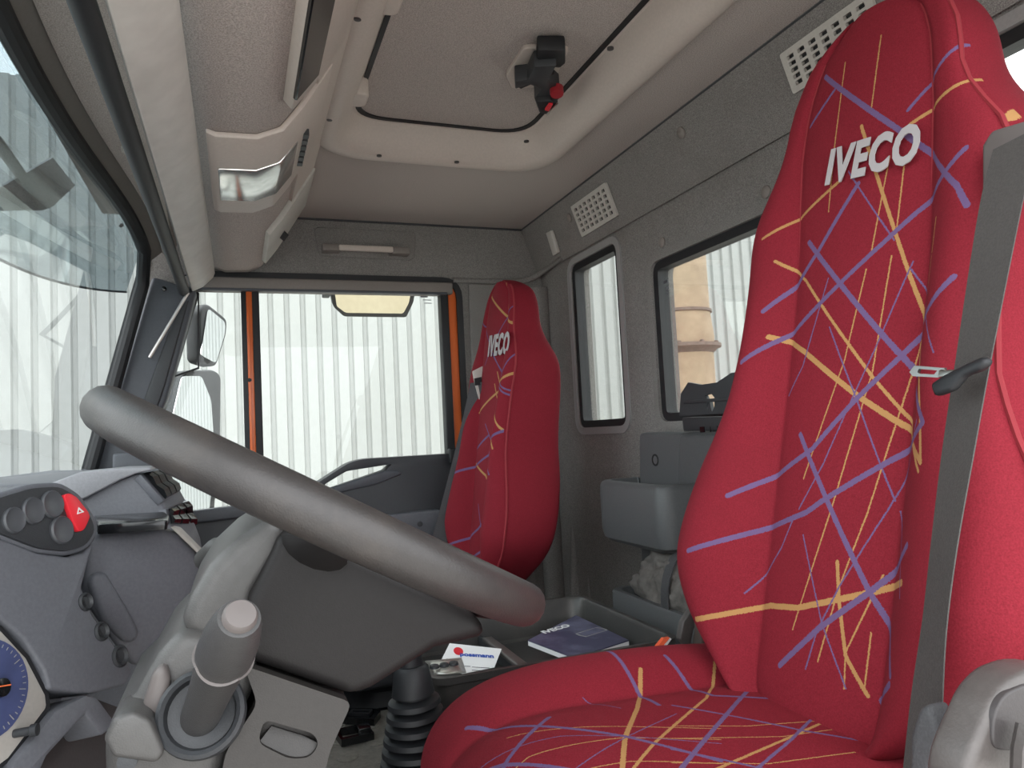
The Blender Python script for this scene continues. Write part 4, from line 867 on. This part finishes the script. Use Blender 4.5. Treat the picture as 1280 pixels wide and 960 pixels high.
# ------------------------------------------------------------------ dashboard
dh = thing('dashboard', (0, 0.3, 0.3), 'blue grey truck dashboard with rocker switches and instrument pod', 'dashboard')
HP = plane3(on(0, 690, 'x', -0.470), on(115, 690, 'x', -0.385), on(60, 612, 'x', -0.415))
podx = [(-45, 640), (0, 622), (40, 610), (75, 608), (98, 622), (116, 650), (119, 664), (108, 682), (84, 689), (48, 685), (0, 666), (-45, 646)]
pod_o = fillet([Vector((u, v)) for u, v in podx], 9, 3)
pod = mesh_obj('switch_pod', prism([HP(p.x, p.y, -0.002) for p in offset2(pod_o, 6)], HP.n * -0.07 + Vector((0.02, 0.03, 0)), 0.008, 3), M['dash'], dh)
mesh_obj('switch_plate', prism([HP(p.x, p.y, 0.001) for p in pod_o], HP.n * -0.006, 0.0015, 2), M['dark'], pod)
e1 = (HP(60, 650) - HP(30, 650)).normalized(); e2 = HP.n.cross(e1).normalized()
for (u, v) in ((15, 651), (39, 639), (63, 631), (75, 663)):
    c = HP(u, v, 0.0); rx = (HP(u + 14, v) - HP(u - 14, v)).length / 2; ry = rx * 1.05
    rg = []
    for h, f in ((0.0, 1.0), (0.003, 1.0), (0.0045, 0.9), (0.0035, 0.7), (0.003, 0.0)):
        rg.append([c + HP.n * h + e1 * rx * f * math.cos(2 * math.pi * k / 24) + e2 * ry * f * math.sin(2 * math.pi * k / 24) + e1 * 1e-6 for k in range(24)])
    rg[-1] = [q_.lerp(c + HP.n * 0.003, 0.0) for q_ in rg[-2]]; rg[-1] = [c + HP.n * 0.003 + (q_ - c - HP.n * 0.0035) * 0.3 for q_ in rg[-2]]
    mesh_obj('round_switch', loft(rg), M['sw'], pod)
hz = mesh_obj('hazard_switch', prism(fillet([HP(u, v, 0.006) for u, v in ((80, 619), (87, 616), (96, 621), (111, 640), (113, 646), (106, 662), (99, 665), (94, 657))], 0.003, 3), HP.n * -0.010, 0.0015, 2), M['red'], pod); hz['label'] = 'red hazard light switch'
trp = [Vector((u, v)) for u, v in ((98, 634), (96, 643), (105, 640))]; tri_i = [Vector((u, v)) for u, v in ((98.6, 636.6), (97.6, 641), (102, 639.6))]
mesh_obj('triangle_symbol', ringframe(tri_i, trp, lambda p: HP(p[0], p[1], 0.0064), HP.n * 0.0004), M['white'], hz)
CP = plane3(on(0, 720, 'x', -0.472), on(118, 720, 'x', -0.385), on(70, 850, 'x', -0.452))
mesh_obj('pod_cheek', prism([CP(u, v) for u, v in ((-60, 655), (0, 672), (48, 691), (86, 696), (108, 690), (118, 678), (112, 700), (103, 735), (116, 768), (150, 815), (166, 838), (158, 856), (112, 868), (62, 862), (56, 838), (30, 798), (0, 772), (-60, 740))], CP.n * -0.05 + Vector((0.02, 0.04, 0)), 0.008, 3), M['dash'], dh)
bzl = [Vector((u, v)) for u, v in ((-70, 745), (0, 785), (34, 822), (58, 868), (60, 884), (12, 948), (-70, 1010))]
mesh_obj('bezel_surround', prism([CP(p.x, p.y, -0.004) for p in offset2(bzl, 3)], CP.n * -0.02), M['black'], dh)
bz = mesh_obj('instrument_bezel', prism([CP(p.x, p.y, -0.003) for p in bzl], CP.n * -0.012, 0.003, 2), M['bezel'], dh)
gc = CP(-20, 862, -0.002); gr_ = (CP(33, 866) - CP(-20, 862)).length
gx_ = (CP(30, 856) - CP(-22, 856)).normalized(); gy_ = CP.n.cross(gx_).normalized()
if gy_.z < 0: gy_ = -gy_
def gp(r, a, off=0.0): return gc + CP.n * off + gx_ * r * math.cos(a) + gy_ * r * 0.98 * math.sin(a)
dial = mesh_obj('dial_face', loft([[gp(gr_, 2 * math.pi * k / 40, 0.0) for k in range(40)], [gp(gr_, 2 * math.pi * k / 40, 0.0015) for k in range(40)]]), M['gauge'], bz)
bm = bmesh.new()
for k in range(30):
    a = math.radians(-120 + k * 8); L_ = 0.86 if k % 5 else 0.78
    pts = [gp(gr_ * L_, a - 0.008, 0.0017), gp(gr_ * 0.93, a - 0.008, 0.0017), gp(gr_ * 0.93, a + 0.008, 0.0017), gp(gr_ * L_, a + 0.008, 0.0017)]
    prism(pts, CP.n * 0.0004, bm=bm)
mesh_obj('dial_marks', bm, M['grey'], dial)
mesh_obj('needle_hub', lathe(gp(gr_ * 0.3, 0.05, 0.001), CP.n, [(0, gr_ * 0.2), (0.005, gr_ * 0.18), (0.006, 0)], 18), M['gloss'], dial)
mesh_obj('needle', prism([gp(gr_ * 0.05, 0.3, 0.0075), gp(gr_ * 0.42, 0.16, 0.0075), gp(gr_ * 0.42, 0.10, 0.0075), gp(gr_ * 0.05, -0.2, 0.0075)], CP.n * 0.001), M['needle'], dial)
k0 = CP(24, 916, 0.0); mesh_obj('trip_knob', lathe(k0, CP.n + gx_ * 0.4, [(-0.004, 0.0035), (0.008, 0.0035), (0.009, 0.005), (0.014, 0.005), (0.015, 0)], 14), M['dark'], bz)
# lower lip and the dark well beside the ignition
mesh_obj('lower_lip', prism([CP(u, v, 0.004) for u, v in ((20, 950), (70, 888), (108, 868), (122, 870), (148, 905), (128, 920), (108, 892), (60, 945), (40, 990), (0, 1000))], CP.n * -0.04, 0.004, 2), M['dash'], dh)
mesh_obj('lower_panel', prism([CP(u, v, -0.035) for u, v in ((20, 930), (110, 870), (190, 900), (190, 1020), (0, 1020))], CP.n * -0.02), M['armd'], dh)
# middle console cheek
MP = plane3(on(112, 690, 'x', -0.335), on(250, 690, 'x', -0.275), on(180, 820, 'x', -0.300))
mc_ = [(106, 668), (130, 664), (206, 660), (226, 668), (246, 690), (254, 704), (246, 740), (230, 772), (200, 806), (168, 840), (146, 812), (112, 764), (100, 735)]
mesh_obj('console_cheek', prism([MP(u, v) for u, v in mc_], (0.16, 0.02, -0.01), 0.012, 4), M['dash'], dh)
mesh_obj('cheek_relief', prism([MP(u, v, 0.006) for u, v in ((110, 730), (118, 716), (134, 716), (160, 760), (176, 790), (170, 804), (155, 804), (128, 776))], MP.n * -0.012, 0.006, 3), M['dash'], dh)
mesh_obj('bright_edge', prism([MP(u, v, 0.002) for u, v in ((212, 658), (222, 660), (250, 688), (254, 697), (247, 692), (220, 666))], (0.05, 0.0, -0.004), 0.002, 2), M['light'], dh)
for (u, v, r) in ((108, 752, 0.009), (128, 789, 0.0095), (151, 820, 0.011)):
    c = CP(u, v, 0.001); d_ = CP.n; mesh_obj('side_button', lathe(c, d_, [(-0.008, r), (0.0, r), (0.0015, r * 0.8), (-0.001, r * 0.55), (-0.001, 0.0)], 22), M['dark'], dh)
# tray lid
tz = on(160, 660, 'x', -0.26).z
lid = [on(u, v, 'z', tz + 0.004) for u, v in ((118, 655), (205, 650), (211, 655), (209, 662), (122, 668))]
tl = mesh_obj('tray_lid', prism(fillet(lid, 0.004, 3), (0, 0, 0.010), 0.003, 2), M['gloss'], dh)
# centre block with rocker switches
XB, XE = -0.13, -0.065
near = [(60, 612), (110, 604), (158, 597), (172, 591), (188, 608), (203, 627), (208, 640), (209, 653), (232, 676), (244, 720), (150, 760), (60, 760)]
farr = [(92, 604), (130, 598), (175, 592), (200, 588), (214, 602), (226, 616), (235, 632), (244, 657), (250, 672), (258, 720), (160, 750), (92, 750)]
fr_ = yzp(farr, XE)
mesh_obj('centre_block', bev(loft([yzp(near, XB), fr_, [p_ + Vector((0.22, 0.02, 0)) for p_ in fr_]]), 0.004, 2), M['dash'], dh)
mesh_obj('block_hood', prism(yzp(((58, 606), (100, 590), (150, 585), (188, 584), (190, 588), (170, 592), (150, 600), (108, 622), (60, 640)), XB - 0.01), (0.10, 0, 0), 0.004, 3), M['dashl'], dh)
def rocker_bank(tl, tr, bl_, br_, x0, x1):
    PL = plane3(on(tl[0], tl[1], 'x', x0), on(tr[0], tr[1], 'x', x1), on(bl_[0], bl_[1], 'x', x0))
    L2 = lambda a, b, f: (a[0] + (b[0] - a[0]) * f, a[1] + (b[1] - a[1]) * f)
    pn = mesh_obj('rocker_panel', prism([PL(*p_, 0.001) for p_ in (L2(tl, tr, -0.03), L2(tr, tl, -0.06), L2(br_, bl_, -0.06), L2(bl_, br_, -0.03))], PL.n * -0.010, 0.001, 2), M['dash'], dh)
    for k in range(3):
        f0, f1 = k / 3 + 0.03, (k + 1) / 3 - 0.03; rg = []
        for t_, h_ in ((0.02, 0.002), (0.05, 0.006), (0.25, 0.009), (0.5, 0.006), (0.75, 0.009), (0.95, 0.006), (0.98, 0.002)):
            a_, b_ = L2(L2(tl, bl_, t_), L2(tr, br_, t_), f0), L2(L2(tl, bl_, t_), L2(tr, br_, t_), f1); rg.append((PL(*a_) + PL.n * h_, PL(*b_) + PL.n * h_))
        mesh_obj('rocker_switch', loft([[r_[0] for r_ in rg], [r_[1] for r_ in rg]]), M['gloss'], pn, 25)
rocker_bank((176, 593), (201, 588), (205, 626), (224, 615), XB, XE); rocker_bank((208, 636), (231, 625), (211, 655), (243, 658), XB, XE)
# passenger side of the dashboard
mesh_obj('passenger_dash', prism([Vector((0.17, y, z)) for y, z in ((0.46, 0.30), (0.16, 0.30), (0.14, 0.55), (0.145, 0.70), (0.165, 0.775), (0.20, 0.80), (0.46, 0.815))], (0.78, 0, 0), 0.018, 4), M['dash'], dh)
sb_ = [on(u, v, 'x', 0.90) for u, v in ((140, 567), (166, 565), (188, 566), (205, 580), (214, 600), (214, 640), (140, 640))]
mesh_obj('side_vent', prism(sb_, (0.05, 0, 0), 0.008, 3), M['pillar'], dh)
mesh_obj('driver_dash', prism([Vector((-0.95, y, z)) for y, z in ((0.50, 0.30), (0.30, 0.30), (0.26, 0.55), (0.27, 0.74), (0.30, 0.80), (0.48, 0.815))], (1.12, 0, 0), 0.018, 4), M['dash'], dh)

# ------------------------------------------------------------------ gear lever
gb = on(528, 985, 'x', -0.24); gtop = on(513, 828, 'x', -0.24)
gvt = thing('gear_lever', gb, 'gear lever with ribbed black rubber boot beside the driver seat cushion', 'gear lever')
axg = (gtop - gb).normalized(); GK = (gtop - gb).length / 0.275; prf = [(0.0, 0.085), (0.01, 0.085)]
h = 0.012
for k in range(8):
    r = 0.074 - k * 0.0042; prf += [(h, r), (h + 0.010, r - 0.002), (h + 0.017, r - 0.016), (h + 0.022, r - 0.018)]; h += 0.0245
prf += [(h, 0.036), (h + 0.015, 0.034), (h + 0.055, 0.029), (h + 0.062, 0.024), (h + 0.064, 0.0)]
prf = [(a * GK, b * 0.80) for a, b in prf]; h *= GK
mesh_obj('lever_housing', loft([[Vector((p_.x, p_.y, z)) for p_ in fillet(rect(gb.x - r_, gb.x + r_, gb.y - r_, gb.y + r_), 0.03, 4)] for z, r_ in ((0.262, 0.062), (gb.z - 0.01, 0.060), (gb.z + 0.004, 0.056))]), M['dark'], gvt)
mesh_obj('rubber_boot', lathe(gb, axg, prf, 32), M['black'], gvt)
mesh_obj('lever_rod', tube([gb + axg * 0.15, gb + axg * (h + 0.075)], 0.016, 16), M['black'], gvt)
mesh_obj('lever_knob', lathe(gb + axg * (h + 0.065), axg, [(0, 0.018), (0.02, 0.024), (0.05, 0.026), (0.075, 0.020), (0.082, 0.0)], 24), M['black'], gvt)

# ------------------------------------------------------------------ storage bin between the seats and what lies in it
BX0, BX1, BY0, BY1, BZ = -0.180, 0.198, -0.672, -0.253, 0.500
bt = thing('storage_bin', ((BX0 + BX1) / 2, (BY0 + BY1) / 2, 0.27), 'open black plastic storage bin between the two seats', 'bin')
def bl(i, z, r=0.03): return [Vector((p.x, p.y, z)) for p in fillet(rect(BX0 + i, BX1 - i, BY0 + i, BY1 - i), r, 4)]
mesh_obj('bin_shell', loft([bl(0.022, 0.2715), bl(0.004, BZ - 0.012), bl(0.0, BZ - 0.010), bl(0.0, BZ), bl(0.008, BZ), bl(0.012, BZ - 0.006), bl(0.018, 0.435), bl(0.024, 0.430)]), M['bin'], bt)
yd = -0.44
mesh_obj('bin_divider', rbox(BX0 + 0.02, BX1 - 0.02, yd - 0.006, yd + 0.006, 0.43, 0.452, 0.003), M['dark'], bt)
mesh_obj('divider_rail', rbox(BX0 + 0.09, BX1 - 0.06, yd - 0.010, yd + 0.010, 0.451, 0.460, 0.003), M['arm'], bt)
# brochure
bz_ = 0.470
B = [on(u, v, 'z', bz_) for u, v in ((664, 799), (722, 768), (790, 802), (735, 818))]
B = [on(660, 800, 'z', bz_), on(720, 769, 'z', bz_), on(786, 800, 'z', bz_), on(718, 822, 'z', bz_)]
bo = thing('brochure', sum(B, Vector()) / 4 + Vector((0, 0, -0.012)), 'navy blue IVECO brochure lying in the black bin', 'brochure')
mesh_obj('pages', prism([p + Vector((0, 0, -0.010)) for p in B], (0, 0, 0.008)), M['paper'], bo)
cv = mesh_obj('cover', prism([p + Vector((0, 0, -0.002)) for p in B], (0, 0, 0.002)), M['cover'], bo)
la, lb = on(675, 792, 'z', bz_), on(713, 781, 'z', bz_); ex = (lb - la); ex.z = 0; L_ = ex.length; ex.normalize(); ey = Vector((-ex.y, ex.x, 0))
mesh_obj('lettering', text_bm('IVECO', L_ * 0.30, (la + lb) / 2 + Vector((0, 0, 0.0002)), ex, ey, (0, 0, 1), 0.0002, L_ * 0.010, 0.2), M['white'], cv, 0)
c_ = on(740, 790, 'z', bz_)
tk = [c_ + ex * a + ey * b for a, b in ((-0.03, -0.014), (0.028, -0.014), (0.032, 0.0), (0.028, 0.016), (-0.028, 0.016), (-0.032, 0.0))]
cc_ = sum(tk, Vector()) / 6
bm = bmesh.new()
for i in range(6):
    a, b = tk[i], tk[(i + 1) % 6]; prism([a, b, b.lerp(cc_, 0.10), a.lerp(cc_, 0.10)], (0, 0, 0.0003), bm=bm)
mesh_obj('truck_picture', bm, M['grey'], cv, 0)
# letter card, foil strip, pens
K = [on(563, 805, 'x', 0.04), on(627, 811, 'x', 0.00), on(618, 832, 'x', -0.02), on(580, 840, 'x', -0.02), on(552, 830, 'x', 0.02)]
KP = plane3(on(563, 805, 'x', 0.05), on(627, 811, 'x', 0.03), on(580, 840, 'x', -0.03))
kx = (KP(600, 808) - KP(570, 806)).normalized(); ky = KP.n.cross(kx).normalized()
if ky.z < 0: ky = -ky
lc = thing('letter_card', KP(590, 838), 'white letter card with red and blue print leaning in the black bin', 'card')
cd_ = mesh_obj('card', prism([KP(u, v) for u, v in ((562, 804), (627, 811), (618, 834), (578, 842), (548, 832))], KP.n * -0.001), M['paper'], lc, 0)
mesh_obj('lettering', text_bm('possmann', 0.0150, KP(596, 819, 0.0006), kx, ky, KP.n, 0.0002, 0.0006, 0.0), M['blue'], cd_, 0)
ec = KP(573, 814, 0.0004); mesh_obj('red_emblem', loft([[ec + KP.n * o_ + kx * 0.0085 * math.cos(2 * math.pi * k / 20) + ky * 0.012 * math.sin(2 * math.pi * k / 20) for k in range(20)] for o_ in (0, 0.0004)]), M['redp'], cd_, 0)
bm = bmesh.new()
for (u, v, l) in ((558, 824, 0.016), (566, 832, 0.03), (590, 834, 0.03), (590, 838, 0.03)):
    p0 = KP(u, v, 0.0003); prism([p0, p0 + kx * l, p0 + kx * l + ky * 0.0012, p0 + ky * 0.0012], KP.n * 0.0003, bm=bm)
mesh_obj('text_lines', bm, M['ink'], cd_, 0)
fs = thing('foil_packet', on(550, 838, 'z', 0.44), 'curled silver foil packet beside the letter card', 'packet')
FP = plane3(on(520, 832, 'x', -0.03), on(575, 832, 'x', -0.06), on(545, 848, 'x', -0.10))
rows = []
for k in range(7):
    t = k / 6; rows.append([FP(531 + 46 * s + 6 * t, 826 + 18 * t - 4 * s, 0.012 * math.sin(math.pi * s)) for s in (0, .2, .4, .6, .8, 1)])
o = mesh_obj('foil_sheet', loft(rows, False, False), M['foil'], fs); sm2 = o.modifiers.new('thickness', 'SOLIDIFY'); sm2.thickness = 0.0012
for (u, v) in ((543, 833), (555, 831), (567, 829)):
    p0 = FP(u, v, 0.0135); mesh_obj('blister', lathe(p0, FP.n, [(-0.002, 0.008), (0.002, 0.007), (0.004, 0.0)], 12), M['dark'], o)
pn1 = thing('orange_pen', on(826, 806, 'x', -0.19), 'bright orange flat pen sticking up beside the black bin', 'pen')
a, b = on(812, 822, 'x', -0.195), on(832, 797, 'x', -0.195)
mesh_obj('pen_body', ribbon([a + (a - b) * 0.6, b], (0.0, -1, 0), 0.011, 0.008), M['orangep'], pn1)
pn2 = mesh_obj('white_pencil', tube([on(820, 822, 'x', -0.190) , on(838, 798, 'x', -0.190)], 0.0022, 8), M['paper']); tag(pn2, 'thin white stick beside the orange pen', 'stick')
pn3 = mesh_obj('plastic_strip', ribbon([on(771, 768, 'x', 0.06), on(793, 800, 'x', 0.06)], (0, -1, 0), 0.013, 0.004), M['purple']); tag(pn3, 'dark purple plastic strip leaning in the bin corner', 'strip')

# ------------------------------------------------------------------ loose black plastic frames on the tunnel
def floor_frame(px, ipx, label, blk=None):
    zt = 0.2715
    t = thing('switch_frame', on(px[0][0], px[0][1], 'z', zt), label, 'plastic frame', 'loose frames on the tunnel')
    o_ = [Vector(p) for p in px]; i_ = [Vector(p) for p in ipx]
    mesh_obj('frame', ringframe(i_, o_, lambda p: on(p[0], p[1], 'z', zt), (0, 0, 0.014)), M['gloss'], t)
    if blk: 
        p = on(blk[0], blk[1], 'z', zt); mesh_obj('clip_block', rbox(p.x - 0.016, p.x + 0.016, p.y - 0.012, p.y + 0.012, zt, zt + 0.022, 0.002), M['gloss'], t)
    else:
        ii = offset2(i_, -1.0); mesh_obj('inner_frame', ringframe(offset2(i_, -3.0), ii, lambda p: on(p[0], p[1], 'z', zt), (0, 0, 0.018)), M['black'], t)
floor_frame([(428, 905), (436, 894), (470, 894), (476, 897), (468, 908)], [(434, 903), (440, 896), (466, 896.5), (468, 899), (462, 905)], 'rounded loose black frame on the tunnel beside the bin')
floor_frame([(417, 921), (458, 912), (468, 925), (427, 934)], [(423, 921), (454, 915), (461, 924), (429, 931)], 'open loose black frame with a clip block beside the rounded frame', (455, 921))

# ------------------------------------------------------------------ console on the back wall
rcn = thing('rear_console', (0.15, YB, 0.30), 'grey plastic rear console with round cup pod and open tray', 'console')
YC = -0.90
cpan = [on(u, v, 'y', YC) for u, v in ((797, 541), (852, 541), (935, 538), (1010, 538), (1010, 760), (860, 760), (800, 720))]
mesh_obj('console_panel', prism(cpan, (0, YB - YC + 0.002, 0), 0.012, 4), M['cons'], rcn)
blk = [on(u, v, 'y', YC + 0.012) for u, v in ((847, 543), (1010, 540), (1010, 700), (856, 690), (846, 600))]
mesh_obj('console_block', prism(blk, (0, -0.03, 0), 0.010, 3), M['cons'], rcn)
p = on(819, 575, 'y', YC); mesh_obj('round_recess', lathe(p, (0, 1, 0), [(-0.006, 0.014), (0.0008, 0.014), (0.0008, 0.010), (-0.004, 0.009), (-0.004, 0.0)], 20), M['black'], rcn)
# cup pod
zt_, zb2 = on(800, 603, 'y', -0.83).z, on(800, 682, 'y', -0.83).z
xa, xb = on(764, 640, 'y', -0.845).x, on(852, 640, 'y', -0.845).x
def podr(ins, z, dy=0.0):
    return [Vector((p.x, p.y, z)) for p in fillet([Vector((xa - ins, YC - 0.01)), Vector((xa - ins, -0.80 - ins + dy)), Vector((xb + ins, -0.80 - ins + dy)), Vector((xb + ins, YC - 0.01))], [0.004, 0.085, 0.035, 0.004], 8)]
mesh_obj('cup_pod', loft([podr(0.016, zb2), podr(0.004, zb2 + 0.010), podr(0.0, zb2 + 0.03), podr(0.0, zt_ - 0.014), podr(0.004, zt_ - 0.004), podr(0.010, zt_), podr(0.022, zt_), podr(0.026, zt_ - 0.006), podr(0.03, zb2 + 0.03)]), M['cons'], rcn)
# lower tray
zt2 = on(800, 735, 'y', -0.85).z
def trr(ins, z): return [Vector((p.x, p.y, z)) for p in fillet(rect(-0.30 + ins, 0.300 - ins, YB + 0.004 + ins, -0.79 - ins), 0.03, 4)]
mesh_obj('tray', loft([trr(0.02, 0.36), trr(0.0, 0.39), trr(0.0, zt2 - 0.006), trr(0.004, zt2), trr(0.016, zt2), trr(0.020, zt2 - 0.008), trr(0.026, 0.395)]), M['cons'], rcn)
# bag in the tray
bgt = thing('black_bag', (0.09, -0.875, 0.40), 'crumpled dusty black nylon bag lying in the rear console tray', 'bag')
bm = bmesh.new(); bmesh.ops.create_icosphere(bm, subdivisions=5, radius=1.0)
for v in bm.verts:
    n = v.co.normalized(); k = 1 + 0.10 * math.sin(9 * n.x + 3 * n.z) * math.sin(7 * n.z + 4 * n.y) + 0.05 * math.sin(23 * n.x + 11 * n.y) + 0.03 * math.sin(31 * n.z + 17 * n.x)
    p_ = Vector((n.x * 0.195 * k, n.y * 0.062 * k, n.z * 0.098 * k)); 
    if p_.z < -0.085: p_.z = -0.085
    v.co = p_ + Vector((0.085, -0.868, 0.492))
mesh_obj('bag_body', bm, M['bag'], bgt, 180)
s0 = [Vector((on(846, 705 , 'y', -0.83).x - 0.0, -0.868 + 0.072 * math.cos(a), 0.492 + 0.106 * math.sin(a))) for a in [math.radians(x) for x in range(-20, 200, 12)]]
mesh_obj('bag_strap', ribbon(s0, (1, 0, 0), 0.026, 0.003), M['beltd'], bgt)
# document holder on top of the console
dcu = thing('document_holder', on(880, 541, 'y', -0.905), 'dark plastic document holder with cut out slot standing on the rear console', 'document holder')
YH = -0.905
hb = [Vector((on(u, v, 'y', YH).x, on(u, v, 'y', YH).z)) for u, v in ((849, 520), (851, 492), (860, 478), (876, 481), (896, 478), (914, 466), (922, 465), (990, 470), (990, 512))]
slot = [Vector((on(u, v, 'y', YH).x, on(u, v, 'y', YH).z)) for u, v in ((881, 494), (889, 492), (893, 497), (893, 508), (890, 515), (888, 508), (887, 502), (885, 506), (885, 515), (883, 509), (884, 500))]
mesh_obj('holder_plate', plate(hb, [slot], xz(YH), (0, -0.008, 0)), M['dark'], dcu)
mesh_obj('holder_rib', prism([on(u, v, 'y', YH + 0.004) for u, v in ((854, 501), (990, 490), (990, 495), (854, 505))], (0, -0.006, 0), 0.001), M['dark'], dcu)
mesh_obj('holder_base', prism([on(u, v, 'y', YH - 0.004) for u, v in ((852, 522), (990, 518), (990, 537), (854, 539))], (0, -0.03, 0), 0.003), M['dark'], dcu)
for (u, v, ww) in ((878, 537, 0.008), (888, 537, 0.001), (897, 536, 0.001), (908, 535, 0.008)):
    p = on(u, v, 'y', YH - 0.0035); mesh_obj('holder_slot', rbox(p.x - ww, p.x + ww, p.y - 0.001, p.y + 0.0008, p.z - 0.006, p.z + 0.006), M['gloss'], dcu)
